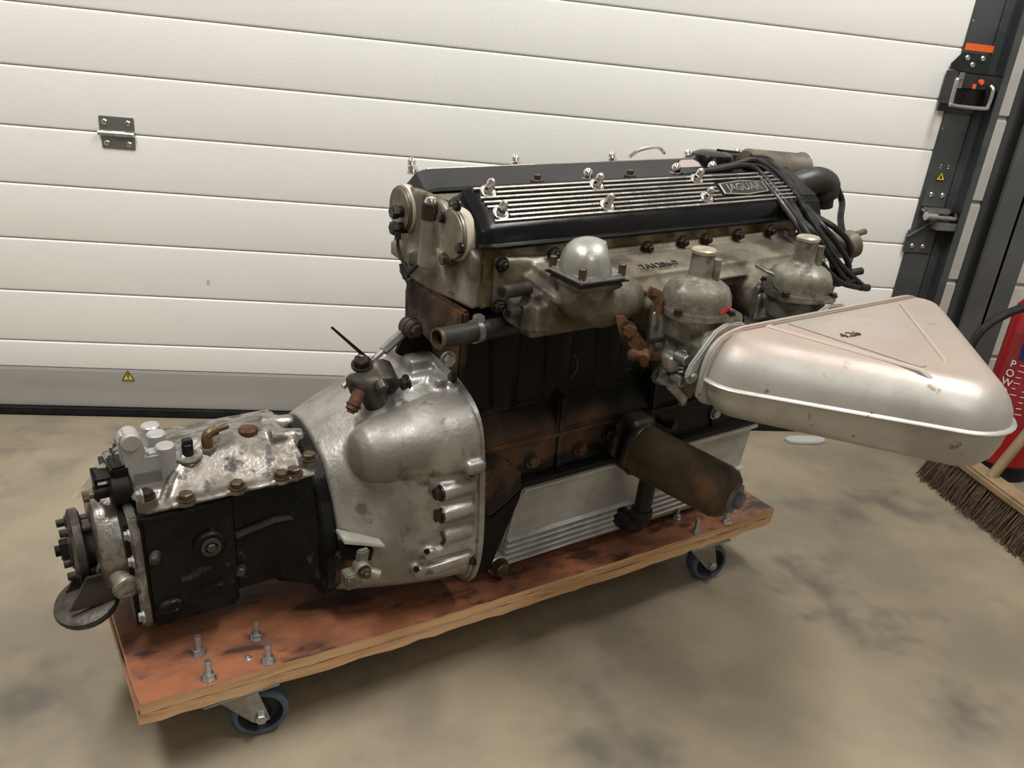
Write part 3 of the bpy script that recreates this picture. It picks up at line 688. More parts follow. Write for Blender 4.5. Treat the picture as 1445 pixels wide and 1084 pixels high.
# ---- sump
sp = MB()
def sump_ring(x, z_lo, dz=0.0):
    near, far = 0.0, 0.26
    return [(x, near - 0.002, 0.150), (x, near, z_lo + 0.012), (x, near + 0.010, z_lo), (x, far - 0.01, z_lo), (x, far, z_lo + 0.012), (x, far + 0.002, 0.150)]
rings = [[(x + (0.034 if z > 0.1 else 0.0), y, z) for x, y, z in sump_ring(0.0, -0.0096)], sump_ring(0.05, -0.0117), sump_ring(0.50, -0.0217), sump_ring(0.555, -0.0096), [(x + (0.012 if z > 0.1 else -0.004), y, z) for x, y, z in sump_ring(0.578, 0.030)]]
sp.loft(rings, True, 0.004)
sp.box(0.034, 0.592, -0.012, 0.272, 0.140, 0.151, 0.003)
sump = sp.build('sump', M['alu_sump'], eng)
for k in range(5):
    z = 0.0065 + 0.0112 * k
    sag_ = 0.0006 * (4 - k)
    x_l, x_r = 0.006 + 0.0022 * k, 0.572 + 0.0015 * k
    t = MB().prism([(x_l, 0.004, z - 0.0035), (x_l, -0.004, z - 0.0032), (x_l, -0.0095, z - 0.0004), (x_l, -0.0095, z + 0.0022), (x_l, -0.004, z + 0.0034), (x_l, 0.004, z + 0.0036)], (x_r - x_l, 0, 0), 0.0012)
    t.build('fin', M['fin'], sump)
p = E(705, 803, y=-0.02)
t = MB().cyl((p.x, 0.01, p.z + 0.002), (p.x, -0.018, p.z + 0.002), 0.018, n=22, bev=0.004)
t.build('drain_boss', M['alu_sump'], sump)
place('drain_plug', HB_BROWN, sump, (p.x, -0.018, p.z + 0.002), (0, -1, 0), 0, 1.5)

# ---- bell housing
half_f = [(0.13, 0.366), (0.09, 0.366), (0.045, 0.362), (-0.01, 0.352), (-0.048, 0.332), (-0.067, 0.300), (-0.077, 0.231), (-0.082, 0.136), (-0.074, 0.078), (-0.052, 0.044), (0.0, 0.034), (0.13, 0.032)]
far_f = [(0.13, 0.366), (0.155, 0.362), (0.18, 0.352), (0.21, 0.330), (0.24, 0.296), (0.265, 0.25), (0.28, 0.20), (0.28, 0.14), (0.265, 0.085), (0.24, 0.05), (0.20, 0.036), (0.13, 0.032)]
half_g = [(0.13, 0.287), (0.10, 0.285), (0.065, 0.277), (0.03, 0.262), (0.005, 0.235), (-0.012, 0.205), (-0.026, 0.16), (-0.028, 0.11), (-0.022, 0.08), (-0.005, 0.062), (0.03, 0.054), (0.13, 0.052)]
far_g = [(0.13, 0.287), (0.15, 0.283), (0.175, 0.27), (0.20, 0.25), (0.225, 0.225), (0.24, 0.20), (0.248, 0.16), (0.248, 0.11), (0.24, 0.08), (0.225, 0.062), (0.19, 0.054), (0.13, 0.052)]
def ring_pts(half, x, far):
    return [(x, y, z) for y, z in half] + [(x, y, z) for y, z in reversed(far[1:-1])]
def lerp_half(s, off=0.0, A_=None, B_2=None):
    out = []
    for a, b in zip(A_ or half_f, B_2 or half_g):
        y, z = a[0] + (b[0] - a[0]) * s, a[1] + (b[1] - a[1]) * s
        d = V((YC - y, 0.18 - z)); d = d.normalized() * off if d.length > 1e-6 else V((0, 0))
        out.append((y + d.x, z + d.y))
    return out
XF = -0.085; XG = -0.288
bell = MB()
rings = []
for x in (XF - 0.005, -0.11, -0.14, -0.17, -0.20, -0.225, -0.25, -0.27, XG):
    t_ = (XF - x) / (XF - XG)
    s = t_ ** 1.55
    hf = lerp_half(s, 0.010 * (1 - t_)); ff = lerp_half(s, 0.010 * (1 - t_), far_f, far_g)
    rings.append(resample(catmull(ring_pts(hf, x, ff), 4, True), 72))
bell.loft(rings)
# starter bulge
bc = V((0, -0.012, 0.283))
bell.lathe((XF - 0.004, bc.y, bc.z), (-1, 0, 0), [(0, 0.066), (0.05, 0.062), (0.09, 0.052), (0.135, 0.046), (0.155, 0.040), (0.168, 0.028), (0.172, 0.01)], 40)
# flange
fl = resample(catmull(ring_pts(half_f, XF, far_f), 5, True), 84)
bell.prism([p_ + V((-0.011, 0, 0)) for p_ in fl], (0.014, 0, 0), 0, ang=60)
# bolt bosses on the near flank
bpos = [((625, 695), 0.0125, True), ((625, 726), 0.0125, True), ((627, 757), 0.0125, False)]
bosses = []
for (px, py), r, bolted in bpos:
    p = E(px, py, y=-0.066)
    bosses.append((p, bolted))
    bell.cyl((p.x - 0.004, -0.066, p.z), (XF - 0.006, -0.066, p.z), r, n=18)
# upper boss and lugs
pu = E(574, 541, y=0.055); bell.cyl(pu, (XF - 0.01, 0.055, pu.z), 0.0125, n=18)
bell.box(XF - 0.03, XF - 0.008, 0.015, 0.045, pu.z - 0.012, pu.z + 0.014, 0.004)
pl = E(660, 660, y=-0.078); bell.box(pl.x - 0.004, XF, -0.088, -0.066, pl.z - 0.012, pl.z + 0.010, 0.004)
# clevis ears low on the flank
for (px, py) in ((603, 778), (588, 803)):
    p = E(px, py, y=-0.062)
    bell.cyl((p.x, -0.075, p.z), (p.x, -0.060, p.z), 0.010, n=16)
    bell.hexa([(p.x, -0.074, p.z - 0.008), (XF - 0.01, -0.078, p.z - 0.010), (XF - 0.01, -0.04, p.z - 0.010), (p.x, -0.04, p.z - 0.008)], [(p.x, -0.074, p.z + 0.006), (XF - 0.01, -0.078, p.z + 0.006), (XF - 0.01, -0.04, p.z + 0.006), (p.x, -0.04, p.z + 0.006)])
# top pad under the steady bracket
p1, p2 = E(567, 510, y=0.10), E(607, 508, y=0.10)
bell.box(p1.x, XF - 0.004, 0.07, 0.16, 0.34, 0.372, 0.003)
bellh = bell.cast('bell_housing', M['alu_bell'], eng, 0.0034, 5, 0.5)
def outset(pts, d):
    c = V((0, YC, 0.19)); return [p_ + V((0, p_.y - c.y, p_.z - c.z)).normalized() * d for p_ in pts]
fp = outset(fl, 0.004)
MB().prism([p_ + V((-0.009, 0, 0)) for p_ in fp], (0.011, 0, 0), 0.0015, 2, 60).build('bell_flange', M['alu_bell'], bellh)
for p, bolted in bosses:
    if bolted: place('bolt', HB_DARK, bellh, (p.x - 0.004, -0.066, p.z), (-1, 0, 0), 0.2, 1.1)
    else: MB().ring((p.x - 0.0045, -0.066, p.z), (-1, 0, 0), 0.0115, 0.007, 0.003, 20).build('bush', M['iron_grey'], bellh)
place('bolt', HB_DARK, bellh, pu, (-1, 0, 0), 0, 1.2)
for (px, py) in ((603, 779), (588, 804)):
    p = E(px, py, y=-0.0755); MB().cyl((p.x, -0.0765, p.z), (p.x, -0.072, p.z), 0.0042, n=12).build('pin_hole', M['iron_black'], bellh)
for (px, py) in ((640, 532), (667, 668), (668, 790), (655, 578)):
    p = E(px, py, x=XF - 0.0095); place('bolt', HB_DARK, bellh, p, (-1, 0, 0), 0.4, 0.8)
# clutch fork slot with its ledge
pa, pb = E(485, 764, y=-0.055), E(543, 770, y=-0.062)
MB().hexa([(pa.x, pa.y - 0.002, pa.z - 0.004), (pb.x, pb.y - 0.002, pb.z - 0.003), (pb.x, pb.y + 0.02, pb.z - 0.003), (pa.x, pa.y + 0.03, pa.z - 0.004)], [(pa.x, pa.y - 0.001, pa.z + 0.003), (pb.x, pb.y - 0.001, pb.z + 0.001), (pb.x, pb.y + 0.02, pb.z + 0.001), (pa.x, pa.y + 0.03, pa.z + 0.003)], 0.001).build('slot_ledge', M['alu_bright'], bellh)
q = [E(484, 772, y=-0.048), E(528, 776, y=-0.052), E(524, 792, y=-0.050), E(484, 790, y=-0.046)]
MB().prism(q, (0, 0.02, 0), 0.001).build('fork_slot', M['iron_black'], bellh)
q = [E(476, 782, y=-0.035), E(506, 786, y=-0.038), E(500, 824, y=-0.03), E(470, 826, y=-0.028)]
MB().prism(q, (0, 0.03, 0), 0.003).build('dust_cover', M['iron_rust'], bellh)
# clutch operating lever and clevis
cl = MB()
a, b, c_ = E(513, 776, y=-0.068), E(509, 800, y=-0.072), E(497, 818, y=-0.072)
cl.hexa([a + V((-0.008, -0.004, 0)), a + V((0.008, -0.004, 0)), a + V((0.008, 0.006, 0)), a + V((-0.008, 0.006, 0))], [b + V((-0.008, -0.004, 0)), b + V((0.008, -0.004, 0)), b + V((0.008, 0.006, 0)), b + V((-0.008, 0.006, 0))], 0.002)
cl.cyl(b + V((0, -0.012, 0)), b + V((0, 0.008, 0)), 0.011, n=18, bev=0.002)
cl.box(c_.x - 0.012, c_.x + 0.012, -0.082, -0.060, c_.z - 0.010, c_.z + 0.014, 0.002, mat=None)
d0, d1 = E(512, 806, y=-0.072), E(535, 812, y=-0.078)
cl.cyl(d0, d1, 0.0085, n=16, bev=0.0015)
clo = cl.build('clutch_lever', M['alu_carb'], eng)
place('nut', HN_BROWN, clo, b + V((0, -0.012, 0)), (0, -1, 0), 0.2, 0.9)

# ---- gearbox
gb = MB()
gb.prism([(-0.535, 0.020, 0.066), (-0.535, 0.020, 0.246), (-0.535, 0.240, 0.246), (-0.535, 0.240, 0.066)], (0.118, 0, 0), 0.006)
gb.box(-0.42, -0.30, 0.034, 0.226, 0.078, 0.246, 0.006)
r0 = [(-0.36, 0.034, 0.246), (-0.36, 0.034, 0.16), (-0.36, 0.034, 0.078), (-0.36, 0.226, 0.078), (-0.36, 0.226, 0.16), (-0.36, 0.226, 0.246)]
r1 = [(-0.308, 0.020, 0.252), (-0.308, 0.000, 0.16), (-0.308, 0.006, 0.070), (-0.308, 0.254, 0.070), (-0.308, 0.26, 0.16), (-0.308, 0.24, 0.252)]
gb.loft([r0, r1])
gf = resample(catmull(ring_pts(half_g, XG - 0.002, far_g), 4, True), 64)
gb.prism(gf, (-0.018, 0, 0), 0.002, ang=60)
gb.cyl((-0.452, 0.026, 0.180), (-0.452, 0.012, 0.180), 0.021, n=24, bev=0.003)
gb.box(-0.535, -0.42, 0.016, 0.03, 0.236, 0.246, 0.003)
gbox = gb.build('gearbox_case', M['gb_black'], eng)
r_a, r_b = E(333, 757, y=0.028), E(464, 719, y=0.002)
r_m = V((-0.36, 0.034, r_a.z + (r_b.z - r_a.z) * (-0.36 - r_a.x) / (r_b.x - r_a.x)))
rib_ = MB()
for (xa, ya, za), (xb, yb, zb) in (((r_a.x, 0.034, r_a.z), (-0.36, 0.034, r_m.z)), ((-0.36, 0.034, r_m.z), (r_b.x, 0.006, r_b.z))):
    rib_.hexa([(xa, ya - 0.006, za - 0.004), (xb, yb - 0.006, zb - 0.004), (xb, yb + 0.008, zb - 0.004), (xa, ya + 0.008, za - 0.004)], [(xa, ya - 0.005, za + 0.003), (xb, yb - 0.005, zb + 0.003), (xb, yb + 0.008, zb + 0.003), (xa, ya + 0.008, za + 0.003)])
rib_.build('stiffening_rib', M['iron_grey'], gbox)
t = MB().lathe((-0.452, 0.0125, 0.180), (0, -1, 0), [(0, 0.013), (0.004, 0.013), (0.004, 0.0085), (-0.003, 0.0075)], 20).hexprism((-0.452, 0.0125, 0.180), (0, -1, 0), 0.0068, 0.007).build('filler_plug', M['iron_grey'], gbox)
for (px, py, yy, dx, dz, s) in ((222, 782, 0.018, -0.3, -0.3, 1.0), (344, 806, 0.030, -0.35, 0.2, 1.0), (460, 780, 0.006, 0.3, 0.5, 0.9), (455, 738, 0.012, 0.3, 0.2, 0.7)):
    p = E(px, py, y=yy)
    MB().cyl(p + V((0, 0.012, 0)), p + V((dx * 0.02, -0.008, dz * 0.02)), 0.0085 * s, 0.0065 * s, n=14, bev=0.0012).build('stud_end', M['iron_grey'], gbox)
p = E(240, 855, y=0.018)
MB().ball(p, (0.017, 0.009, 0.011)).build('cast_lug', M['gb_black'], gbox)
# cast lettering on the flank (worn, unreadable rows)
t = MB(); rl = random.Random(11)
for (a, b, n_) in (((280, 832), (312, 818), 9), ((284, 843), (312, 831), 8)):
    for k in range(n_):
        f = k / (n_ - 1); p = E(a[0] + (b[0] - a[0]) * f, a[1] + (b[1] - a[1]) * f, y=0.0195)
        t.box(p.x - 0.0012, p.x + 0.0014, 0.0185, 0.021, p.z - rl.uniform(0.001, 0.003), p.z + rl.uniform(0.001, 0.003))
t.build('cast_numerals', M['gb_black'], gbox)
text('cast_letters', 'C M', 0.013, M['iron_grey'], gbox, E(286, 806, y=0.0195), (1, 0, 0.02), (0, 0, 1))
# rear cover plate (bright edge) and tail housing
rp = MB().prism([(-0.546, y, z) for y, z in ((0.012, 0.080), (0.012, 0.112), (0.018, 0.13), (0.018, 0.215), (0.030, 0.240), (0.10, 0.25), (0.16, 0.25), (0.23, 0.24), (0.244, 0.10), (0.244, 0.080))], (0.012, 0, 0), 0.0025)
rpo = rp.build('rear_cover_plate', M['alu_lid'], eng)
MB().prism([(-0.552, y, z) for y, z in ((0.028, 0.074), (0.030, 0.232), (0.10, 0.245), (0.16, 0.245), (0.225, 0.235), (0.23, 0.068))], (0.006, 0, 0), 0.001).build('gasket_plate', M['iron_black'], rpo)
tail = MB().lathe((-0.550, YC - 0.002, 0.156), (-1, 0, 0), [(-0.004, 0.084), (0.004, 0.082), (0.023, 0.078), (0.028, 0.076), (0.031, 0.070), (0.033, 0.03)], 48)
tailo = tail.build('tail_housing', M['alu_lid'], eng)
for (px, py) in ((182, 756), (188, 793), (203, 870), (200, 700)):
    p = E(px, py, x=-0.552); place('bolt', HB_ZINC, rpo, p, (-1, 0, 0), 0.3, 0.75)
# output flange
fc = V((-0.578, YC - 0.002, 0.156))
of = MB().cyl(fc + V((0.006, 0, 0)), fc + V((-0.018, 0, 0)), 0.034, n=28).lathe(fc + V((-0.014, 0, 0)), (-1, 0, 0), [(0, 0.046), (0.003, 0.053), (0.013, 0.053), (0.016, 0.046), (0.016, 0.020), (0.020, 0.018), (0.020, 0.0)], 40)
ofo = of.build('output_flange', M['iron_grey'], eng)
for k in range(4):
    a = math.radians(28 + 90 * k); p = fc + V((-0.016, 0.042 * math.cos(a), 0.042 * math.sin(a)))
    MB().hexprism(p + V((-0.004, 0, 0)), (-1, 0, 0), 0.009, 0.012).cyl(p + V((0.016, 0, 0)), p + V((-0.026, 0, 0)), 0.0055, n=12, bev=0.001).build('flange_bolt', M['iron_grey'], ofo)
MB().hexprism(fc + V((-0.032, 0, 0)), (-1, 0, 0), 0.015, 0.012).cyl(fc + V((-0.03, 0, 0)), fc + V((-0.05, 0, 0)), 0.0075, n=12).build('flange_nut', M['iron_black'], ofo)
# mounting disc below the tail
dc = V((-0.604, 0.080, 0.102))
mdm = Matrix.Rotation(math.radians(-12), 3, 'Y') @ Matrix.Rotation(math.radians(14), 3, 'X')
md = MB(); ax_ = mdm @ V((0, 0, 1))
md.lathe(dc, -ax_, [(0, 0.030), (0.001, 0.040), (0.006, 0.042), (0.012, 0.040), (0.014, 0.02)], 36)
md.cyl(dc - ax_ * 0.010, dc - ax_ * 0.036 + V((0.01, 0, 0)), 0.010, n=16, bev=0.002)
md.hexprism(dc - ax_ * 0.014 + V((0.004, 0, 0)), -ax_, 0.015, 0.010)
for dy in (-0.02, 0.022):
    md.hexa([dc + V((-0.022, dy, 0.0)), dc + V((0.030, dy, 0.0)), dc + V((0.030, dy + 0.005, 0.0)), dc + V((-0.022, dy + 0.005, 0.0))], [dc + V((0.004, dy, 0.045)), dc + V((0.062, dy, 0.045)), dc + V((0.062, dy + 0.005, 0.045)), dc + V((0.004, dy + 0.005, 0.045))])
md.build('rear_mounting', M['iron_grey'], eng)
# speedometer drive
s0, s1 = E(176, 826, y=0.030), E(163, 805, y=0.07)
sd = MB().cyl(s1, s0, 0.0135, 0.0125, n=20).lathe(s0 + V((0, 0.006, 0)), V((0.15, -1, -0.1)), [(0, 0.0155), (0.010, 0.0175), (0.014, 0.0165), (0.0148, 0.012), (0.0135, 0.011), (0.0135, 0.0)], 26)
sd.ring(s1 + V((-0.002, 0.01, 0.004)), V((0.2, -1, -0.25)), 0.021, 0.014, 0.007, 24)
sd.build('speedometer_drive', M['alu_carb'], eng)

# ---- gearbox lid
gl = MB()
base = [(-0.527, 0.016), (-0.527, 0.244), (-0.296, 0.244), (-0.296, 0.016)]
gl.prism([(x, y, 0.245) for x, y in base], (0, 0, 0.008), 0.003)
def rr(x0, x1, y0, y1, z, tilt=0.0): return [(x0, y0, z), (x0, y1, z), (x1, y1, z + tilt), (x1, y0, z + tilt)]
gl.loft([rr(-0.512, -0.306, 0.030, 0.230, 0.250), rr(-0.462, -0.318, 0.084, 0.140, 0.286, 0.004), rr(-0.440, -0.330, 0.100, 0.118, 0.295, 0.0)], True, 0.006)
gl.box(-0.345, -0.298, 0.06, 0.20, 0.25, 0.274, 0.008)
gl.cyl((-0.345, 0.085, 0.285), (-0.298, 0.085, 0.276), 0.013, n=16).cyl((-0.345, 0.125, 0.288), (-0.298, 0.125, 0.280), 0.013, n=16)
gl.box(-0.535, -0.49, 0.045, 0.20, 0.25, 0.262, 0.004)
# ridges down the sloping flank
gl.tube([(-0.505, 0.026, 0.254), (-0.484, 0.058, 0.268), (-0.458, 0.086, 0.286)], 0.004, 8, 3)
gl.tube([(-0.31, 0.030, 0.256), (-0.314, 0.058, 0.270), (-0.320, 0.084, 0.288)], 0.004, 8, 3)
# collars for the bolts
lid_b = [(204, 690, 0.030), (263, 708, 0.024), (335, 690, 0.024), (397, 671, 0.024), (415, 667, 0.026), (436, 640, 0.034)]
for i, (px, py, yy) in enumerate(lid_b):
    p = E(px, py, y=yy); h_ = 0.268 if i in (0, 5) else 0.255
    gl.cyl((p.x, p.y, 0.246), (p.x, p.y, h_), 0.0125, n=16)
lid = gl.cast('gearbox_lid', M['alu_lid'], eng, 0.0028, 4, 0.5)
for i, (px, py, yy) in enumerate(lid_b):
    p = E(px, py, y=yy); h_ = 0.268 if i in (0, 5) else 0.255
    place('bolt', HB_BROWN if i not in (0,) else HB_DARK, lid, (p.x, p.y, h_ - 0.001), (0, 0, 1), 0.3 * i, 1.05)
# selector tower at the rear of the lid
tw = MB()
tw.prism([(-0.528, 0.07, 0.258), (-0.538, 0.07, 0.290), (-0.540, 0.07, 0.330), (-0.534, 0.07, 0.338), (-0.520, 0.07, 0.338), (-0.512, 0.07, 0.326), (-0.508, 0.07, 0.303), (-0.49, 0.07, 0.303), (-0.478, 0.07, 0.285), (-0.478, 0.07, 0.258)], (0, 0.022, 0), 0.003)
tw.box(-0.53, -0.478, 0.07, 0.16, 0.256, 0.282, 0.003)
tw.cyl((-0.525, 0.066, 0.326), (-0.525, 0.096, 0.326), 0.0125, n=20, bev=0.002)
for yy, xx in ((0.078, -0.484), (0.105, -0.489), (0.132, -0.491)):
    tw.cyl((xx, yy, 0.26), (xx, yy, 0.316 - (0.006 if yy < 0.08 else 0)), 0.0125, n=18, bev=0.002)
tw.build('selector_tower', M['alu_sump'], lid)
# reverse-light switch, breather elbow, plug
sw = E(266, 648, y=0.085)
MB().hexprism((sw.x, 0.085, sw.z - 0.010), (0, 0, 1), 0.020, 0.012).lathe((sw.x, 0.085, sw.z + 0.001), (0, 0, 1), [(0, 0.0185), (0.004, 0.0195), (0.006, 0.0185), (0.006, 0.0)], 22).build('reverse_switch', M['alu_carb'], lid)
MB().cyl((sw.x, 0.085, sw.z + 0.004), (sw.x, 0.085, sw.z + 0.024), 0.0075, n=14, bev=0.001).box(sw.x - 0.006, sw.x + 0.007, 0.080, 0.091, sw.z + 0.015, sw.z + 0.030, 0.001).build('switch_terminal', M['hub'], lid)
eb = E(293, 630, y=0.085)
be = MB().hexprism((eb.x, 0.085, eb.z - 0.014), (0, 0, 1), 0.0105, 0.014).build('breather_union', M['zinc_dull'], lid)
MB().tube([(eb.x, 0.085, eb.z - 0.002), (eb.x, 0.085, eb.z + 0.014), (eb.x + 0.006, 0.086, eb.z + 0.020), (eb.x + 0.014, 0.088, eb.z + 0.021)], 0.0075, 12, 4).tube([(eb.x + 0.010, 0.087, eb.z + 0.0205), (eb.x + 0.030, 0.09, eb.z + 0.0225)], 0.0042, 10, 0).build('breather_elbow', M['brass'], lid)
pg = E(350, 608, y=0.10)
MB().lathe((pg.x, 0.10, pg.z - 0.012), (0, 0, 1), [(0, 0.0115), (0.008, 0.0115), (0.009, 0.0135), (0.015, 0.0135), (0.017, 0.011), (0.0175, 0)], 22).build('oil_plug', M['rust'], lid)
for (px, py) in ((385, 601), (410, 600), (432, 622)):
    p = E(px, py, y=0.12); place('bolt', HB_BROWN, lid, (p.x, 0.12, p.z - 0.002), (0, 0, 1), 0, 0.8)
# dark linkage box behind the tower
lb = MB()
a = E(168, 690, y=0.075)
lb.cyl((a.x + 0.014, 0.075, a.z), (a.x - 0.012, 0.075, a.z), 0.021, n=22, bev=0.003)
lb.box(a.x - 0.008, a.x + 0.016, 0.068, 0.11, a.z + 0.012, a.z + 0.034, 0.003)
lb.box(a.x - 0.028, a.x - 0.004, 0.070, 0.105, a.z + 0.018, a.z + 0.022)
lb.box(a.x - 0.028, a.x - 0.024, 0.070, 0.105, a.z - 0.010, a.z + 0.022)
lb.cyl((a.x - 0.010, 0.075, a.z + 0.001), (a.x - 0.030, 0.075, a.z + 0.001), 0.009, n=14)
lbo = lb.build('selector_linkage', M['iron_black'], eng)
MB().cyl((a.x - 0.028, 0.075, a.z - 0.001), (a.x - 0.038, 0.075, a.z - 0.001), 0.0045, n=10).hexprism((a.x - 0.036, 0.075, a.z - 0.001), (-1, 0, 0), 0.0075, 0.007).build('linkage_bolt', M['brass'], lbo)
# ---- cylinder head
hp = [(-0.004, 0.468), (-0.004, 0.558), (0.094, 0.600), (0.110, 0.590), (0.150, 0.590), (0.166, 0.600), (0.264, 0.558), (0.264, 0.468)]
hd_ = MB().prism([(-0.062, y, z) for y, z in hp], (0.66, 0, 0), 0.004)
head = hd_.build('cylinder_head', M['alu_head'], eng)
# rear face casting
rf = MB()
face = [(-0.002, 0.468), (-0.004, 0.545), (0.094, 0.600), (0.110, 0.604), (0.20, 0.604), (0.235, 0.588), (0.262, 0.56), (0.266, 0.52), (0.235, 0.50), (0.215, 0.455), (0.19, 0.445), (0.12, 0.456), (0.06, 0.464)]
rf.prism([(-0.074, y, z) for y, z in face], (0.014, 0, 0), 0.003)
pb_ = E(606, 318, x=-0.080)
rf.cyl((-0.078, pb_.y, 0.50), (-0.078, pb_.y, pb_.z + 0.012), 0.019, 0.014, n=20)
rf.ball((-0.076, pb_.y - 0.002, pb_.z - 0.055), (0.016, 0.020, 0.022))
pr = E(618, 352, x=-0.086); pr2 = E(630, 413, x=-0.084)
rf.hexa([pr2 + V((0, -0.004, 0)), pr2 + V((0, 0.004, 0)), pr2 + V((0.014, 0.006, 0)), pr2 + V((0.014, -0.006, 0))], [pr + V((0, -0.013, 0)), pr + V((0, 0.013, 0)), pr + V((0.014, 0.016, 0)), pr + V((0.014, -0.016, 0))])
rf.box(-0.084, -0.07, 0.17, 0.25, 0.48, 0.515, 0.006)
rfo = rf.cast('head_rear_casting', M['alu_rear'], head, 0.0028, 5)
MB().cyl((-0.078, pb_.y, pb_.z + 0.010), (-0.078, pb_.y, pb_.z + 0.012), 0.014, n=18).lathe((-0.078, pb_.y, pb_.z + 0.010), (0, 0, 1), [(0, 0.0150), (0.022, 0.0135), (0.024, 0.011)], 18).build('stud_nut', M['iron_rust'], rfo)
MB().lathe((-0.078, pb_.y, pb_.z + 0.032), (0, 0, 1), [(0, 0.0105), (0.004, 0.010), (0.009, 0.007), (0.011, 0.0005)], 18).build('stud_dome', M['chrome'], rfo)
# cam end plugs
for yy, nm in ((0.047, 'near'), (mir(0.047), 'far')):
    zc_ = 0.566
    t = MB().lathe((-0.072, yy, zc_), (-1, 0, 0), [(0, 0.036), (0.010, 0.036), (0.010, 0.034), (0.013, 0.034), (0.013, 0.0)], 40).build('cam_end_plate', M['alu_rear'], rfo)
    MB().ring((-0.064, yy, zc_), (-1, 0, 0), 0.0375, 0.03, 0.014, 40).build('plug_seal', M['paper'], t)
for (px, py) in ((624, 307), (650, 351), (646, 248 + 42)):
    p = E(px, py, x=-0.086); place('bolt', HB_DARK, rfo, p, (-1, 0, 0), 0.3, 0.75)
p = E(637, 365, x=-0.078); t = MB().cyl(p + V((0.01, 0, 0)), p + V((-0.010, 0, 0)), 0.0115, n=18, bev=0.002).build('gallery_plug', M['brass'], rfo)
place('bolt', HB_BROWN, t, p + V((-0.010, 0, 0)), (-1, 0, 0), 0, 0.9)
# temperature senders at the far rear corner with their lead
for (px, py) in ((560, 299), (560, 322)):
    p = E(px, py, x=-0.094); MB().cyl(p + V((0.025, 0, 0)), p, 0.009, n=14).hexprism(p, (-1, 0, 0), 0.011, 0.010).build('oil_union', M['dark_bolt'], rfo)
pts = [E(561, 330, x=-0.098), E(562, 350, x=-0.098), E(568, 368, x=-0.096), E(577, 386, x=-0.092)]
MB().tube(pts, 0.0028, 8).tube([E(568, 372, x=-0.094), E(574, 393, x=-0.092)], 0.0062, 10, 0).tube([E(576, 388, x=-0.092), E(586, 377, x=-0.088), E(595, 372, x=-0.084), E(606, 376, x=-0.08)], 0.003, 8).cyl(E(561, 327, x=-0.098), E(561.5, 338, x=-0.098), 0.005, n=10).build('sender_lead', M['hose'], rfo)

# ---- cam covers
def cover_half(k=1.0, dz=0.0):
    """outer lip to inner lip"""
    c = [(-0.015, 0.556), (-0.015, 0.560), (-0.0085, 0.563), (-0.0060, 0.579), (-0.003, 0.585), (0.002, 0.589), (0.055, 0.627), (0.061, 0.629), (0.067, 0.626), (0.092, 0.610), (0.100, 0.608), (0.102, 0.603)]
    mid = (0.045, 0.573)
    return [(mid[0] + (y - mid[0]) * k, mid[1] + (z - mid[1]) * k + dz) for y, z in c]
def cover(name, mirror, material):
    t = MB()
    def R_(x, k=1.0, dz=0.0): return [(x, mir(y) if mirror else y, z) for y, z in cover_half(k, dz)]
    t.loft([R_(-0.066, 0.80, -0.004), R_(-0.062, 0.90, -0.001), R_(-0.052, 0.975), R_(-0.044, 1.0), R_(0.55, 1.0), R_(0.60, 1.0), R_(0.612, 0.96), R_(0.618, 0.86, -0.003)])
    return t.build(name, material, eng, 30)
cov = cover('cam_cover', False, M['black_gloss']); cov['label'] = 'black cam cover with polished ribs on the intake side'
cof = cover('cam_cover', True, M['black_satin']); cof['label'] = 'plain dull black inner flank of the far cam cover'
NRM = V((0, -0.583, 0.813)); NRMF = V((0, 0.583, 0.813))
def FACE(x, s, h=0.0): return V((x, 0.002 + 0.053 * s, 0.589 + 0.038 * s)) + NRM * h
# front lobe of the near cover over the chain
MB().hexa([(0.575, -0.017, 0.550), (0.655, -0.016, 0.540), (0.655, 0.11, 0.56), (0.575, 0.10, 0.575)], [(0.575, -0.004, 0.594), (0.650, 0.000, 0.590), (0.650, 0.09, 0.632), (0.575, 0.075, 0.634)], 0.007, 3).build('cover_nose', M['black_gloss'], cov)
bl, br_ = E(1015, 261, y=0.034).x, E(1076, 261, y=0.034).x
xr_end = 0.582
RW, RH = 0.0015, 0.0034
def rib(xa, xb, s):
    pts = []
    a_ = (V((0, 0.053, 0.038))).normalized()
    c = FACE(xa, s)
    MB().prism([c - a_ * RW * 1.25 - NRM * 0.001, c - a_ * RW + NRM * RH, c + a_ * RW + NRM * RH, c + a_ * RW * 1.25 - NRM * 0.001], (xb - xa, 0, 0)).build('rib', M['rib_silver'], cov)
SS = [0.04 + 0.131 * k for k in range(8)]
nut_lo = [E(706, 304, y=0.014).x, E(856, 291, y=0.014).x, E(997, 278, y=0.014).x]
nut_hi = [E(687, 267, y=0.050).x, E(840, 258, y=0.050).x, E(981, 250, y=0.050).x]
for k, s in enumerate(SS):
    x_a = -0.046 + 0.0012 * (8 - k) - 0.003 * abs(k - 3.5) * 0.3
    cuts = []
    if 2 <= k <= 5: cuts.append((bl - 0.010, br_ + 0.008))
    row = nut_lo if k in (1, 2) else nut_hi if k in (6,) else []
    for nx in row: cuts.append((nx - 0.013, nx + 0.013))
    cuts.sort(); x = x_a
    for c0, c1 in cuts:
        if c0 - x > 0.008: rib(x, c0, s)
        x = max(x, c1)
    rib(x, xr_end, s)
PAD = MB().lathe((0, 0, -0.001), (0, 0, 1), [(0, 0.0125), (0.0042, 0.0120), (0.0044, 0.0105)], 20).mesh('nut_pad', M['rib_silver'])
for xs_, s in ((nut_lo, 0.24), (nut_hi, 0.86)):
    for nx in xs_:
        place('nut_pad', PAD, cov, FACE(nx, s), NRM)
        place('acorn_nut', ACORN, cov, FACE(nx, s, 0.004), NRM + V((0, 0, 0.35)), 0.2, 0.95)
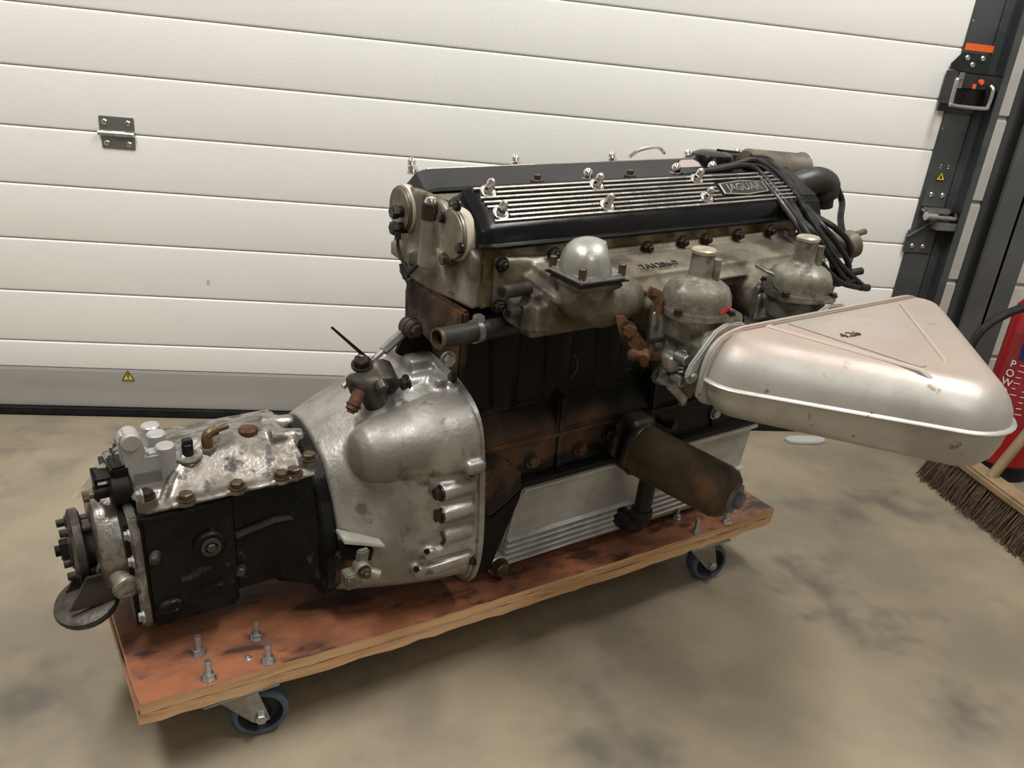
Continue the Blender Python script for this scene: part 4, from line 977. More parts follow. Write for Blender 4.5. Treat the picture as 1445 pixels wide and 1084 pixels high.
# badge
bx_c = (bl + br_) / 2; bw = (br_ - bl) / 2; ah = V((0, 0.053, 0.038)).normalized(); bh = 0.0165
def badge(kx, kh, h): return [FACE(bx_c, 0.5, h) + V((dx * bw * kx, 0, 0)) + ah * (dy * bh * kh) for dx, dy in ((-1, 0.72), (0, 1.0), (1, 0.72), (1, -0.72), (0, -1.0), (-1, -0.72))]
bd = MB().prism(badge(1, 1, 0.0005), NRM * 0.0028, 0.0006, 1).build('badge', M['rib_silver'], cov)
MB().prism(badge(0.94, 0.86, 0.0031), NRM * 0.0003).build('badge_field', M['black_satin'], bd)
text('badge_lettering', 'JAGUAR', 0.0225, M['rib_silver'], bd, FACE(bx_c, 0.5, 0.0036), (1, 0, 0), ah, depth=0.0005)
# far cover fittings
for (px, py, yy) in ((583, 236, mir(0.045)), (730, 226, mir(0.045)), (866, 219, mir(0.045)), (973, 214, mir(0.045)), (1043, 212, mir(0.045))):
    p = E(px, py, y=yy); place('acorn_nut', ACORN, cof, (p.x, yy, 0.622), NRMF + V((0, 0, 0.6)), 0.2, 1.05)
for k in range(8):
    s = SS[k]; c = FACE(-0.04, s); c = V((c.x, mir(c.y), c.z)); a_ = V((0, -0.053, 0.038)).normalized()
    MB().prism([c - a_ * RW - NRMF * 0.001, c - a_ * RW + NRMF * RH * .9, c + a_ * RW + NRMF * RH * .9, c + a_ * RW - NRMF * 0.001], (0.61, 0, 0)).build('rib', M['rib_silver'], cof)
p = E(975, 224, y=0.183)
MB().prism([V((p.x - 0.026, 0.1735, 0.611)), V((p.x - 0.026, 0.188, 0.622)), V((p.x - 0.014, 0.1945, 0.627)), V((p.x + 0.016, 0.1945, 0.627)), V((p.x + 0.026, 0.188, 0.622)), V((p.x + 0.026, 0.1735, 0.611))], V((0, -0.0008, 0.0012))).build('stuck_label', M['label_grey'], cof)
pf = E(1015, 222, y=0.19)
MB().lathe((pf.x - 0.01, 0.20, 0.60), (0, 0, 1), [(0, 0.046), (0.024, 0.044), (0.036, 0.038), (0.041, 0.026), (0.042, 0)], 32).hexa([(pf.x, 0.15, 0.59), (pf.x + 0.09, 0.15, 0.59), (pf.x + 0.09, 0.25, 0.57), (pf.x, 0.25, 0.57)], [(pf.x, 0.185, 0.645), (pf.x + 0.07, 0.19, 0.638), (pf.x + 0.07, 0.21, 0.638), (pf.x, 0.215, 0.645)], 0.008, 3).build('oil_filler_lobe', M['black_gloss'], cof)
MB().tube([E(888, 221, y=0.225), E(905, 211, y=0.225), E(928, 208, y=0.225), E(938, 216, y=0.225)], 0.0032, 8).build('filler_wire', M['chrome'], cof)
# valley: head-stud nuts
for (px, py, me) in ((758, 254, HN_BROWN), (829, 252, ACORN), (889, 247, HN_BROWN), (953, 244, ACORN), (1004, 241, ACORN)):
    p = E(px, py, y=0.118); place('stud_nut', me, head, (p.x, 0.118, p.z - 0.010), (0, 0, 1), 0.3, 1.25)
vt = MB()
for k in range(6): vt.cyl((0.02 + 0.104 * k, 0.118, 0.585), (0.02 + 0.104 * k, 0.118, 0.603), 0.018, n=18)
vt.box(-0.06, 0.58, 0.104, 0.156, 0.58, 0.600, 0.004)
vt.build('valley_floor', M['alu_rear'], head)
MB().box(0.26, 0.40, 0.098, 0.122, 0.600, 0.606, 0.003).build('lead_tray', M['black_satin'], head)

# ---- intake manifold
im = MB()
im.prism([(x, -0.004, z) for x, z in ((-0.046, 0.470), (-0.046, 0.546), (0.02, 0.540), (0.58, 0.540), (0.59, 0.47))], (0, -0.014, 0), 0.004)
im.hexa([(0.00, -0.120, 0.485), (0.585, -0.105, 0.490), (0.585, -0.01, 0.480), (0.00, -0.01, 0.475)], [(0.00, -0.112, 0.520), (0.585, -0.098, 0.520), (0.585, -0.01, 0.534), (0.00, -0.01, 0.534)], 0.014, 3)
im.box(-0.032, 0.13, -0.085, -0.012, 0.440, 0.505, 0.014, 3)                              # water gallery behind the dome
dx_ = E(828, 384, y=-0.115).x; dy_ = -0.115; dz_ = 0.540
im.tube([(dx_, dy_, dz_ - 0.004), (dx_ + 0.002, dy_, dz_ - 0.03), (dx_ + 0.03, dy_ - 0.002, dz_ - 0.045), (dx_ + 0.09, dy_ + 0.01, dz_ - 0.040)], [0.036, 0.030], 20)
im.box(dx_ - 0.040, dx_ + 0.040, dy_ - 0.040, dy_ + 0.040, dz_ - 0.014, dz_, 0.006)
CARB = [0.178, 0.392]; CYY = -0.185
for cx_ in CARB:
    im.cyl((cx_, -0.06, 0.492), (cx_, -0.135, 0.462), 0.036, 0.034, n=24)
    im.box(cx_ - 0.040, cx_ + 0.040, -0.142, -0.130, 0.425, 0.500, 0.008)
    im.cyl((cx_ + 0.085, -0.05, 0.50), (cx_ + 0.085, -0.118, 0.480), 0.026, n=20)
iman = im.cast('intake_manifold', M['alu_mani'], eng, 0.0032, 5)
for (px, py, zz) in ((912, 349, 0), (962, 341, 0), (995, 337, 0), (1040, 331, 0), (1085, 325, 0), (708, 373, 0), (703, 432, 0), (781, 358, 0), (838, 353, 0)):
    p = E(px, py, y=-0.019); place('nut', HN_DARK, iman, p, (0, -1, 0), 0.3, 1.0)
for (px, py, px2, py2, r) in ((708, 413, 745, 407, 0.0095), (716, 443, 745, 436, 0.0075)):
    a, b = E(px, py, y=-0.072), E(px2, py2, y=-0.05)
    MB().tube([a, b], r, 14, 0).build('water_stub', M['iron_grey'], iman)
    d = (a - b).normalized(); MB().cyl(a + d * 0.0004, a - d * 0.002, r * 0.7, n=14).build('stub_bore', M['iron_black'], iman)
# marker writing on the manifold top
text('marker_writing', '7A1206-7', 0.019, M['ink'], iman, E(931, 374, z=0.5285), (1, 0.01, 0), (0, 1, 0.14), depth=0.001)
# thermostat dome
dm = MB()
dm.box(dx_ - 0.041, dx_ + 0.041, dy_ - 0.041, dy_ + 0.041, dz_ + 0.001, dz_ + 0.009, 0.004)
n_ = 32; rings = []
for h_, r_ in ((0, 0.0385), (0.008, 0.0385), (0.021, 0.036), (0.032, 0.030), (0.039, 0.022), (0.043, 0.012), (0.0445, 0.002)):
    rg = []
    for k in range(n_):
        q_ = V((r_ * math.cos(2 * PI * k / n_), r_ * math.sin(2 * PI * k / n_), 0)); nn = V((0.80, -0.60, 0))
        ex_ = q_.dot(nn) - (0.034 - h_ * 0.30)
        if ex_ > 0: q_ -= nn * ex_
        rg.append((dx_ + q_.x, dy_ + q_.y, dz_ + 0.008 + h_))
    rings.append(rg)
dm.loft(rings)
dome = dm.build('water_outlet_dome', M['dome'], eng, 26)
for sx, sy in ((-1, -1), (1, -1), (-1, 1), (1, 1)):
    place('stud', STUD, dome, (dx_ + sx * 0.033, dy_ + sy * 0.033, dz_ + 0.006), (0, 0, 1))
MB().box(dx_ - 0.0405, dx_ + 0.0405, dy_ - 0.0405, dy_ + 0.0405, dz_ - 0.001, dz_ + 0.001).build('gasket', M['iron_black'], dome)

# ---- carburettors
def carb(cx_, rear):
    t = MB(); zb_ = 0.448
    t.cyl((cx_, -0.142, zb_), (cx_, -0.236, zb_), 0.031, n=28)
    t.box(cx_ - 0.042, cx_ + 0.042, -0.150, -0.142, zb_ - 0.036, zb_ + 0.040, 0.006)
    t.lathe((cx_, CYY, zb_ + 0.01), (0, 0, 1), [(0, 0.040), (0.03, 0.044), (0.042, 0.046)], 28)
    t.cyl((cx_, CYY - 0.004, zb_ - 0.075), (cx_, CYY - 0.004, zb_ - 0.02), 0.017, 0.024, n=20)     # jet housing
    t.cyl((cx_ - 0.014, CYY + 0.002, zb_ - 0.058), (cx_ - 0.046, CYY + 0.012, zb_ - 0.048), 0.012, n=16)
    t.lathe((cx_ + 0.052, CYY - 0.010, zb_ - 0.070), (0, 0, 1), [(0, 0.018), (0.008, 0.024), (0.055, 0.026), (0.062, 0.024)], 24)
    t.box(cx_ - 0.044, cx_ - 0.016, CYY - 0.016, CYY + 0.012, zb_ - 0.038, zb_ - 0.012, 0.004)
    t.cyl((cx_ - 0.028, CYY - 0.045, zb_ - 0.022), (cx_ - 0.028, CYY + 0.02, zb_ - 0.022), 0.009, n=14)
    t.box(cx_ - 0.030, cx_ + 0.032, CYY - 0.052, CYY + 0.03, zb_ - 0.03, zb_ + 0.02, 0.008)
    body = t.cast('carburettor', M['alu_carb'], eng, 0.0026, 3)
    zf = 0.492
    s = MB()
    ring = []
    for k in range(48):
        a = 2 * PI * k / 48
        r_ = 0.0505 + 0.0075 * max(0, math.cos(4 * (a - math.radians(20)))) ** 3
        ring.append((cx_ + r_ * math.cos(a), CYY + r_ * math.sin(a), zf))
    s.prism(ring, (0, 0, 0.011), 0.0015, 2, 50)
    s.lathe((cx_, CYY, zf + 0.010), (0, 0, 1), [(0, 0.0475), (0.010, 0.0478), (0.020, 0.0465), (0.029, 0.042), (0.035, 0.034), (0.039, 0.023), (0.041, 0.0185), (0.046, 0.0165), (0.075, 0.016)], 40)
    s.cyl((cx_ + 0.014, CYY - 0.012, zf + 0.045), (cx_ + 0.014, CYY - 0.012, zf + 0.078), 0.0075, n=14)
    so = s.build('suction_chamber', M['alu_carb'], body, 45)
    MB().lathe((cx_, CYY, zf + 0.084), (0, 0, 1), [(0, 0.016), (0.001, 0.0175), (0.005, 0.0175), (0.007, 0.015), (0.0075, 0)], 24).build('damper_cap', M['cap_cream'], so)
    for a in (20, 110, 200, 290):
        a = math.radians(a); place('screw', HB_DARK, so, (cx_ + 0.0535 * math.cos(a), CYY + 0.0535 * math.sin(a), zf + 0.011), (0, 0, 1), 0.3, 0.6)
    # intake flange towards the air box
    f = MB().prism([(cx_ + x, -0.236, zb_ + z) for x, z in ((-0.050, -0.034), (-0.056, -0.022), (-0.050, -0.006), (-0.012, 0.038), (0.006, 0.045), (0.040, 0.042), (0.050, 0.030), (0.050, -0.02), (0.036, -0.036))], (0, -0.007, 0), 0.002).build('air_flange', M['alu_bright'], body)
    for x, z in ((-0.046, -0.022), (0.042, 0.032)):
        place('bolt', HB_ZINC, f, (cx_ + x, -0.243, zb_ + z), (0, -1, 0), 0.2, 0.7)
    # float-bowl union, jet lever and linkage
    MB().cyl((cx_ + 0.052, CYY - 0.010, zb_ - 0.010), (cx_ + 0.052, CYY - 0.010, zb_ + 0.004), 0.008, n=14, bev=0.001).cyl((cx_ + 0.052, CYY - 0.034, zb_ - 0.002), (cx_ + 0.052, CYY + 0.010, zb_ - 0.002), 0.006, n=12).build('fuel_union', M['brass'], body)
    MB().hexprism((cx_, CYY - 0.004, zb_ - 0.075), (0, 0, -1), 0.013, 0.008).cyl((cx_, CYY - 0.004, zb_ - 0.082), (cx_, CYY - 0.004, zb_ - 0.096), 0.007, n=12).build('jet_nut', M['brass'], body)
    MB().prism([(cx_ - 0.050, CYY - 0.020, zb_ - 0.055), (cx_ - 0.036, CYY - 0.020, zb_ - 0.050), (cx_ - 0.008, CYY - 0.022, zb_ - 0.078), (cx_ - 0.014, CYY - 0.022, zb_ - 0.088)], (0, 0.004, 0), 0.001).build('jet_lever', M['zinc_dull'], body)
    sp_ = [V((cx_ - 0.040 + 0.0045 * math.cos(q * 0.9), CYY - 0.030 + 0.0045 * math.sin(q * 0.9), zb_ - 0.030 + q * 0.0009)) for q in range(40)]
    MB().tube(sp_, 0.0009, 5, 0).build('return_spring', M['zinc'], body)
    MB().tube([(cx_ - 0.058, CYY + 0.02, zb_ + 0.002), (cx_ + 0.060, CYY + 0.02, zb_ + 0.002)], 0.004, 10, 0).build('throttle_spindle', M['iron_grey'], body)
    # choke spring, screws
    for x, y, z, r in ((-0.040, -0.215, -0.008, 0.008), (-0.012, -0.222, -0.030, 0.007), (-0.030, -0.205, -0.045, 0.009)):
        MB().cyl((cx_ + x, y + 0.012, zb_ + z), (cx_ + x, y - 0.010, zb_ + z), r, n=14, bev=0.0015).build('mixture_screw', M['zinc_dull'], body)
    if rear:
        tag_ = MB().box(cx_ + 0.01, cx_ + 0.04, CYY - 0.0495, CYY - 0.046, zf + 0.013, zf + 0.019)
        # red paint mark round the chamber base
        rm = MB(); bm = rm.bm; rows = []
        for i in range(11):
            a = math.radians(268 + 52 * i / 10)
            rows.append([bm.verts.new((cx_ + rr_ * math.cos(a), CYY + rr_ * math.sin(a), zf + zz)) for rr_, zz in ((0.0480, 0.0125), (0.0482, 0.0195), (0.046, 0.0195), (0.046, 0.0125))])
        for A_, B2 in zip(rows, rows[1:]):
            for k in range(4): bm.faces.new((A_[k], A_[(k + 1) % 4], B2[(k + 1) % 4], B2[k]))
        bm.faces.new(rows[0]); bm.faces.new(rows[-1])
        rm.build('red_tape', M['red_print'], so)
        tag_.bm.free()
    return body
c_rear = carb(CARB[0], True); c_front = carb(CARB[1], False)
# rusty throttle levers on the rear carburettor
lv = MB()
a, b = E(872, 450, y=-0.150), E(905, 494, y=-0.175)
q = [E(868, 446, y=-0.150), E(880, 446, y=-0.150), E(918, 492, y=-0.17), E(913, 510, y=-0.175), E(898, 500, y=-0.172), E(874, 472, y=-0.155)]
lv.prism(q, V((0.003, 0.004, 0)), 0.0008, 1)
lvo = lv.build('throttle_lever', M['rust'], c_rear)
place('bolt', HB_RUST, lvo, E(886, 466, y=-0.158), (-0.5, -1, 0.2), 0, 1.15)
MB().tube([E(892, 501, y=-0.175), E(928, 503, y=-0.178)], 0.0065, 12, 0).ball(E(893, 501, y=-0.175), 0.0085).cyl(E(908, 508, y=-0.185), E(912, 498, y=-0.175), 0.008, n=14).cyl(E(909, 515, y=-0.18), E(909, 505, y=-0.18), 0.006, n=12).build('throttle_joint', M['rust'], c_rear)
q = [E(918, 405, y=-0.17), E(934, 412, y=-0.17), E(937, 432, y=-0.172), E(944, 443, y=-0.178), E(926, 446, y=-0.176), E(924, 430, y=-0.172), E(913, 418, y=-0.17)]
lo_ = MB().prism(q, V((0.003, 0.005, 0)), 0.0008, 1).build('linkage_bracket', M['rust'], c_rear)
place('bolt', HB_RUST, lo_, E(924, 414, y=-0.172), (-0.4, -1, 0.3), 0, 0.6)
q = [E(876, 470, y=-0.145), E(910, 492, y=-0.165), E(908, 500, y=-0.165), E(885, 492, y=-0.15), E(875, 480, y=-0.145)]
MB().prism(q, V((0.002, 0.003, 0)), 0).build('stop_plate', M['iron_grey'], c_rear)
# fuel pipe clip by the front carburettor
MB().tube([E(1066, 374, y=-0.17), E(1080, 382, y=-0.18), E(1092, 388, y=-0.19), E(1090, 400, y=-0.19), E(1098, 410, y=-0.19)], 0.0022, 8).build('fuel_clip', M['zinc_dull'], c_front)
MB().ball((0.255, -0.13, 0.468), (0.022, 0.030, 0.024)).cyl((0.255, -0.15, 0.468), (0.29, -0.165, 0.45), 0.02, n=18, bev=0.003).build('starting_carburettor', M['alu_mani'], eng)
MB().cyl((0.298, -0.165, 0.448), (0.318, -0.178, 0.44), 0.018, n=18, bev=0.002).build('starting_solenoid', M['hub'], eng)

# ---- air box (air cleaner back plate and shell)
AY = -0.250
def tri(d, z, yb=AY, tilt=0.0):
    """rounded triangle inset by d"""
    cs = [(V((0.203, -0.268)), 0.060), (V((0.382, -0.470)), 0.068), (V((0.590, -0.268)), 0.060)]
    out = []; n = 3
    for i in range(n):
        c, r = cs[i]; pc, pr = cs[i - 1]; nc, nr = cs[(i + 1) % n]
        def nrm(a, b):
            d_ = (b - a).normalized(); return V((d_.y, -d_.x))
        n0, n1 = nrm(pc, c), nrm(c, nc)
        if n0.dot(c - (cs[0][0] + cs[1][0] + cs[2][0]) / 3) < 0: n0, n1 = -n0, -n1
        a0 = math.atan2(n0.y, n0.x); a1 = math.atan2(n1.y, n1.x)
        while a1 - a0 > PI: a1 -= 2 * PI
        while a1 - a0 < -PI: a1 += 2 * PI
        for k in range(13):
            a = a0 + (a1 - a0) * k / 12
            out.append(V((c.x + (r - d) * math.cos(a), c.y + (r - d) * math.sin(a))))
    pts = []
    for q in resample([V((q.x, q.y, 0)) for q in out], 96):
        y = min(q.y, yb)
        pts.append((q.x, y, z + tilt * (AY - y)))
    return pts
ZS = 0.423
ab = MB()
ab.loft([tri(0.050, ZS + 0.062, tilt=-0.03), tri(0.044, ZS + 0.0615, tilt=-0.03), tri(0.036, ZS + 0.059, tilt=-0.03), tri(0.024, ZS + 0.050, tilt=-0.02), tri(0.013, ZS + 0.034, tilt=-0.01), tri(0.006, ZS + 0.018), tri(0.003, ZS + 0.003), tri(-0.002, ZS + 0.0018), tri(-0.003, ZS), tri(-0.002, ZS - 0.0018), tri(0.003, ZS - 0.003), tri(0.007, ZS - 0.020, tilt=-0.02), tri(0.013, ZS - 0.034, tilt=-0.04), tri(0.024, ZS - 0.045, tilt=-0.05), tri(0.040, ZS - 0.050, tilt=-0.05)])
airb = ab.build('air_box', M['airbox'], eng, 50); airb['label'] = 'silver painted triangular air box with seam and embossed top'
# rolled rim where shell meets the back plate
rim = [(0.139, ZS - 0.026), (0.143, ZS + 0.024), (0.160, ZS + 0.052), (0.192, ZS + 0.064), (0.24, ZS + 0.066), (0.52, ZS + 0.066), (0.59, ZS + 0.064), (0.632, ZS + 0.046), (0.650, ZS + 0.02), (0.650, ZS - 0.022), (0.62, ZS - 0.046), (0.54, ZS - 0.053), (0.235, ZS - 0.052), (0.180, ZS - 0.046), (0.152, ZS - 0.037)]
rp_ = resample(catmull([(x, AY, z) for x, z in rim], 5, True), 80)
MB().prism([p_ + V((0, -0.005, 0)) for p_ in rp_], (0, 0.010, 0), 0.002, 2, 60).build('back_plate', M['airbox'], airb)
# embossed ridges on the top
def emboss(a, b, r=0.0055):
    A_, B2 = V(a), V(b); d = (B2 - A_).normalized()
    MB().tube([A_ - d * 0.008 + V((0, 0, -0.005)), A_, B2, B2 + d * 0.014 + V((0, 0, -0.007))], r, 12, 0).build('embossed_ridge', M['airbox'], airb)
def top(px, py):
    p = E(px, py, z=ZS + 0.060)
    return V((p.x, p.y, ZS + 0.0600 - 0.03 * (AY - p.y)))
emboss(top(1085, 463), top(1300, 519)); emboss(top(1272, 432), top(1335, 506), 0.005)
MB().prism([top(1110, 459), top(1198, 453), top(1310, 514), top(1300, 516)], (0, 0, 0.0035), 0.001).build('embossed_panel', M['airbox'], airb)
text('marker_number', '4.26', 0.021, M['ink_brown'], airb, top(1199, 474) + V((0, 0, 0.0043)), (1, -0.06, 0), (0.25, 1, -0.03), depth=0.0006)

# ---- oil filter
fm, fe = E(905, 635, y=-0.045), E(1030, 700, y=-0.205)
fd = (fe - fm).normalized()
ofb = MB()
q = [E(873, 598, y=-0.01), E(925, 588, y=-0.02), E(935, 640, y=-0.03), E(890, 662, y=-0.03), E(862, 645, y=-0.012)]
ofb.prism(q, (0, 0.05, 0), 0.004)
ofb.lathe(fm - fd * 0.022, fd, [(0, 0.036), (0.010, 0.045), (0.020, 0.046), (0.022, 0.044)], 36)
ofb.box(fm.x - 0.02, fm.x + 0.035, -0.04, 0.01, fm.z + 0.03, fm.z + 0.052, 0.006)
ofbo = ofb.cast('oil_filter_head', M['iron_grey'], eng, 0.0032, 3)
for (px, py) in ((888, 660), (946, 598)):
    p = E(px, py, y=-0.05); MB().cyl(p + V((0, 0.03, 0)), p + V((0, -0.004, 0)), 0.010, n=16, bev=0.002).build('bolt_boss', M['iron_grey'], ofbo); place('bolt', HB_DARK, ofbo, p + V((0, -0.004, 0)), (0, -1, 0), 0, 1.0)
L_ = (fe - fm).length
can = MB().lathe(fm, fd, [(-0.004, 0.041), (0.002, 0.0455), (L_ - 0.016, 0.0455), (L_ - 0.004, 0.041), (L_ + 0.004, 0.034), (L_ + 0.007, 0.024), (L_ + 0.008, 0.0)], 44).build('oil_filter_canister', M['filter'], eng, 45)
MB().lathe(fm + fd * (L_ + 0.006), fd, [(0, 0.026), (0.006, 0.025), (0.006, 0.012)], 26).hexprism(fm + fd * (L_ + 0.010), fd, 0.014, 0.013).build('canister_bolt', M['grey_cap'], can)
p1, p2 = E(917, 668, y=-0.045), E(905, 722, y=-0.045)
pipe = MB().tube([p1, p2], 0.0155, 18, 0).lathe(p2, (p2 - p1), [(-0.006, 0.019), (0.004, 0.021), (0.010, 0.019)], 20)
p3 = E(890, 738, y=-0.03)
pipe.tube([p2, p2.lerp(p3, 0.5) + V((0.004, 0, -0.006)), p3, p3 + V((-0.004, 0.03, 0.002))], 0.019, 18, 5)
po = pipe.build('oil_return_pipe', M['hub'], eng)
pe = E(880, 735, y=-0.018); MB().lathe((pe.x, 0.004, max(pe.z, 0.018)), (0, -1, 0), [(0, 0.022), (0.008, 0.022), (0.010, 0.018)], 24).build('pipe_flange', M['alu_bright'], po)

# ---- breather and ignition leads at the front of the head
p0, p1 = E(1050, 236, y=0.125), E(1128, 242, y=0.105)
d = (p1 - p0).normalized()
L2 = (p1 - p0).length
bt = MB().lathe(p0, d, [(0, 0.030), (0.004, 0.034), (L2 - 0.004, 0.034), (L2, 0.036), (L2, 0.031), (L2 - 0.02, 0.029)], 32).box(p0.x - 0.005, p1.x, 0.085, 0.155, 0.585, 0.605, 0.006)
bto = bt.build('crankcase_breather', M['breather'], eng)
MB().ring(p1, d, 0.0365, 0.0325, 0.004, 32).build('breather_rim', M['white_plastic'], bto)
MB().cyl(p1 - d * 0.016, p1 - d * 0.01, 0.030, n=28).build('breather_bore', M['hub'], bto)
e0, e1, e2, e3 = E(1118, 262, y=0.075), E(1150, 254, y=0.06), E(1165, 262, y=0.055), E(1163, 292, y=0.055)
MB().tube([e0, e1, e2 + V((0.002, 0, 0.002)), e2.lerp(e3, 0.45)], [0.025, 0.024], 22, 6).lathe(e2.lerp(e3, 0.30), e3 - e2, [(0, 0.025), (0.010, 0.023), (0.012, 0.017), ((e3 - e2).length * 0.70, 0.016)], 24).build('breather_elbow', M['old_rubber'], eng)
wo = E(1192, 346, y=-0.035)
MB().tube([(0.60, -0.01, 0.505), (0.63, -0.02, 0.51), wo], [0.026, 0.024], 18, 5).cyl(wo + V((-0.006, 0.0, -0.004)), wo + V((0.022, -0.004, 0.004)), 0.026, n=24, bev=0.005).tube([wo + V((0.010, -0.01, 0.022)), wo + V((0.034, -0.012, 0.026))], 0.0055, 10, 0).build('water_elbow', M['breather'], eng)
LEADS = [
    [(962, 248, .075), (1010, 240, .07), (1055, 234, .065), (1078, 250, .045), (1108, 286, .0), (1140, 330, -.03), (1160, 372, -.04), (1182, 396, -.045), (1203, 404, -.05), (1222, 406, -.05)],
    [(1000, 240, .08), (1040, 232, .08), (1064, 226, .075), (1092, 240, .05), (1122, 274, .01), (1150, 318, -.02), (1172, 355, -.035), (1192, 380, -.04), (1222, 408, -.05)],
    [(1060, 222, .09), (1085, 226, .085), (1112, 252, .05), (1136, 288, .01), (1160, 318, -.01), (1182, 345, -.02), (1198, 376, -.03), (1186, 398, -.035), (1172, 388, -.03)],
    [(1052, 228, .085), (1080, 238, .06), (1105, 268, .025), (1132, 312, -.01), (1150, 345, -.03), (1158, 380, -.04), (1166, 410, -.045), (1160, 425, -.05)],
    [(1058, 225, .085), (1090, 232, .07), (1120, 265, .02), (1145, 300, .0), (1176, 320, -.01), (1196, 340, -.015), (1200, 365, -.02), (1184, 390, -.03), (1196, 386, -.03), (1212, 383, -.035)],
    [(1056, 240, .07), (1082, 262, .03), (1112, 300, -.01), (1138, 340, -.03), (1152, 378, -.04), (1176, 400, -.04), (1204, 396, -.045)],
    [(1048, 236, .08), (1072, 244, .06), (1098, 272, .02), (1126, 306, -.005), (1148, 328, -.02), (1170, 362, -.035), (1190, 392, -.04), (1214, 404, -.045)],
    [(1062, 230, .085), (1098, 246, .05), (1128, 282, .01), (1152, 316, -.005), (1170, 352, -.02), (1176, 392, -.035), (1170, 415, -.045)],
    [(1180, 262, .05), (1188, 285, .05), (1186, 308, .04), (1190, 330, .03), (1200, 345, .02), (1196, 366, .01)],
]
for i, l in enumerate(LEADS):
    pts = [E(x, y, y=yy - (0.045 if y > 325 else 0.045 * max(0, (y - 290) / 35) if y > 290 else 0)) for x, y, yy in l]
    o = MB().tube(pts, 0.0054 if i < 8 else 0.0062, 9, 7).build('ignition_lead', M['hose'], eng)
    if i in (0, 4):
        d = (pts[-1] - pts[-2]).normalized(); MB().cyl(pts[-1] - d * 0.02, pts[-1] + d * 0.006, 0.0068, n=12).build('lead_end', M['hose'], o)

# ---- clutch steady bracket, link rod and hydraulic valve on the bell housing
bkx = MB()
q = [E(574, 470, y=0.10), E(596, 470, y=0.10), E(622, 500, y=0.10), E(575, 506, y=0.10), E(560, 500, y=0.10)]
bkx.prism(q, (0, 0.012, 0), 0.002)
bkx.box(E(568, 506, y=0.10).x, E(612, 506, y=0.10).x, 0.085, 0.135, E(590, 508, y=0.10).z - 0.004, E(590, 508, y=0.10).z + 0.004, 0.001)
bko = bkx.build('steady_bracket', M['iron_black'], eng)
b0 = E(572, 458, y=0.112); b1 = E(586, 466, y=0.085)
MB().cyl(b0, b1, 0.0145, n=22, bev=0.003).build('rubber_bush', M['iron_grey'], bko)
MB().hexprism(b1, b1 - b0, 0.010, 0.008).ring(b0.lerp(b1, 0.45), b1 - b0, 0.0158, 0.012, 0.005, 22).build('bush_bolt', M['brown_bolt'], bko)
for (px, py) in ((580, 507), (602, 503)):
    p = E(px, py, y=0.095); place('nut', HB_BROWN, bko, (p.x, 0.095, p.z - 0.002), (0, 0, 1), 0.2, 0.85)
r0_, r1_ = E(484, 546, y=0.085), E(571, 468, y=0.105)
rdm = MB().tube([r0_, r1_], 0.0048, 10, 0).tube([r0_.lerp(r1_, 0.64), r0_.lerp(r1_, 0.97)], 0.0078, 6, 0)
rdm.build('link_rod', M['alu_bell'], eng)
vb = MB()
vc = E(520, 545, y=0.055)
vb.ball(vc, (0.030, 0.022, 0.022)); vb.cyl(E(512, 548, y=0.05), E(541, 530, y=0.07), 0.019, 0.022, n=20)
vb.cyl(E(532, 520, y=0.08), E(545, 548, y=0.045), 0.022, n=24)
vb.box(vc.x - 0.030, vc.x + 0.014, vc.y - 0.012, vc.y + 0.018, vc.z - 0.004, vc.z + 0.020, 0.005)
vb.cyl(vc + V((0.02, 0, -0.05)), vc, 0.018, n=18)
vbo = vb.cast('hydraulic_valve', M['iron_grey'], eng, 0.0028, 3)
MB().cyl(E(534, 538, y=0.04), E(541, 551, y=0.028), 0.0095, n=16, bev=0.002).build('bleed_screw', M['iron_grey'], vbo)
v0, v1 = E(508, 552, y=0.045), E(496, 579, y=0.035)
MB().tube([v0, v1], 0.0095, 14, 0).tube([v0.lerp(v1, 0.7), v0.lerp(v1, 0.78)], 0.0115, 14, 0).tube([v1, v0.lerp(v1, 1.12)], 0.006, 12, 0).build('pipe_stub', M['rust'], vbo)
place('bolt', HB_DARK, vbo, E(511, 515, y=0.075), (-0.2, -0.3, 1), 0, 1.4)
z0_, z1_ = E(468, 462, y=0.08), E(530, 516, y=0.075)
dz2 = (z1_ - z0_).normalized(); up_ = V((0, -1, 0)).cross(dz2).normalized()
MB().prism([z0_ - up_ * 0.0018, z0_ + up_ * 0.0018, z1_ + up_ * 0.0030, z1_ - up_ * 0.0030], (0, 0.0022, 0), 0.0006, 1).box(z1_.x - 0.005, z1_.x + 0.005, z1_.y - 0.004, z1_.y + 0.005, z1_.z - 0.005, z1_.z + 0.005, 0.001).build('cable_tie', M['hub'], eng)
MB().tube([E(505, 500, y=0.08), E(515, 506, y=0.075), E(524, 512, y=0.075)], 0.0028, 8).build('wire_clip', M['zinc'], vbo)

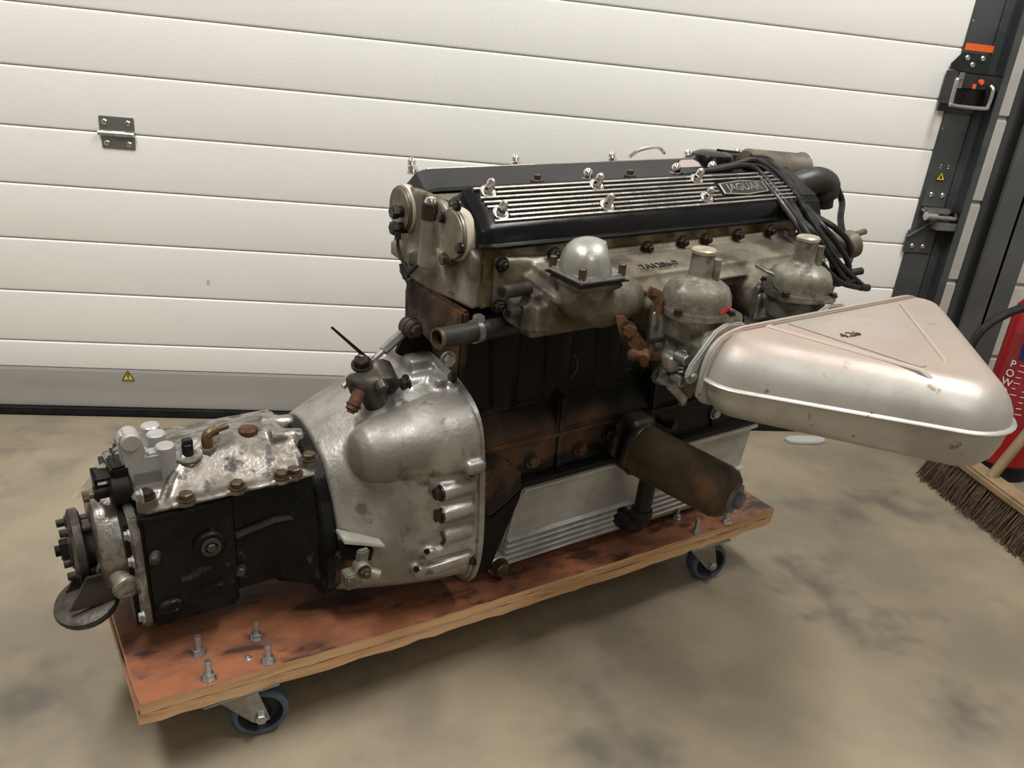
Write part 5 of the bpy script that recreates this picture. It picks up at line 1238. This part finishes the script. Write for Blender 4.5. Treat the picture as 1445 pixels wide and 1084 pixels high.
# ---- heater pipe with its clamp
hp0, hp1 = E(617, 478, y=-0.03), E(760, 452, y=0.0)
hpl = (hp0 - hp1).length
hpm = MB().lathe(hp1, hp0 - hp1, [(0, 0.0145), (hpl, 0.0145), (hpl, 0.0118), (hpl - 0.05, 0.0115), (hpl - 0.05, 0.0)], 24, cap=False)
hpo = hpm.build('heater_pipe', M['old_rubber'], eng)
d = (hp0 - hp1).normalized()
MB().lathe(hp0, d, [(-0.004, 0.0148), (0.001, 0.0148), (0.001, 0.0118), (-0.02, 0.0114)], 22, cap=False).build('pipe_mouth', M['brass'], hpo)

cpt = E(676, 467, y=-0.02)
t_ = (cpt - hp0).dot(-d); cc = hp0 - d * t_
MB().ring(cc, d, 0.0172, 0.0142, 0.009, 24).box(cc.x - 0.008, cc.x + 0.006, cc.y - 0.008, cc.y + 0.006, cc.z + 0.014, cc.z + 0.025, 0.002).build('hose_clamp', M['zinc_dull'], hpo)

# ---- paper tag tied on the selector tower
a, b = E(148, 655, y=0.10), E(103, 705, y=0.10)
s_ = (b - a).cross(V((0.3, 1, -0.3))).normalized() * 0.0048
n2 = (b - a).cross(s_).normalized() * 0.0006
Wm = M_ENG
m1 = a.lerp(b, 0.5) + V((0, 0, -0.004))
tg = MB()
wp = lambda p_: Wm @ p_
tg.loft([[wp(p_ - s_ * k - n2), wp(p_ + s_ * k - n2), wp(p_ + s_ * k + n2), wp(p_ - s_ * k + n2)] for p_, k in ((a, 0.5), (a.lerp(b, 0.12), 1.0), (m1, 1.05), (b, 0.75))])
tgo = tg.build('paper_tag', M['paper'])
tag(tgo, 'narrow paper tag tied by thin wire behind the gearbox lid tower', 'tag')
MB().tube([wp(q_) for q_ in (a, E(158, 650, y=0.10), E(160, 640, y=0.10), E(168, 634, y=0.09), E(176, 630, y=0.075))], 0.0009, 6).tube([wp(q_) for q_ in (a, E(154, 652, y=0.10), E(160, 645, y=0.1), E(162, 656, y=0.1))], 0.0008, 6).build('tag_wire', M['brown_bolt'], tgo)
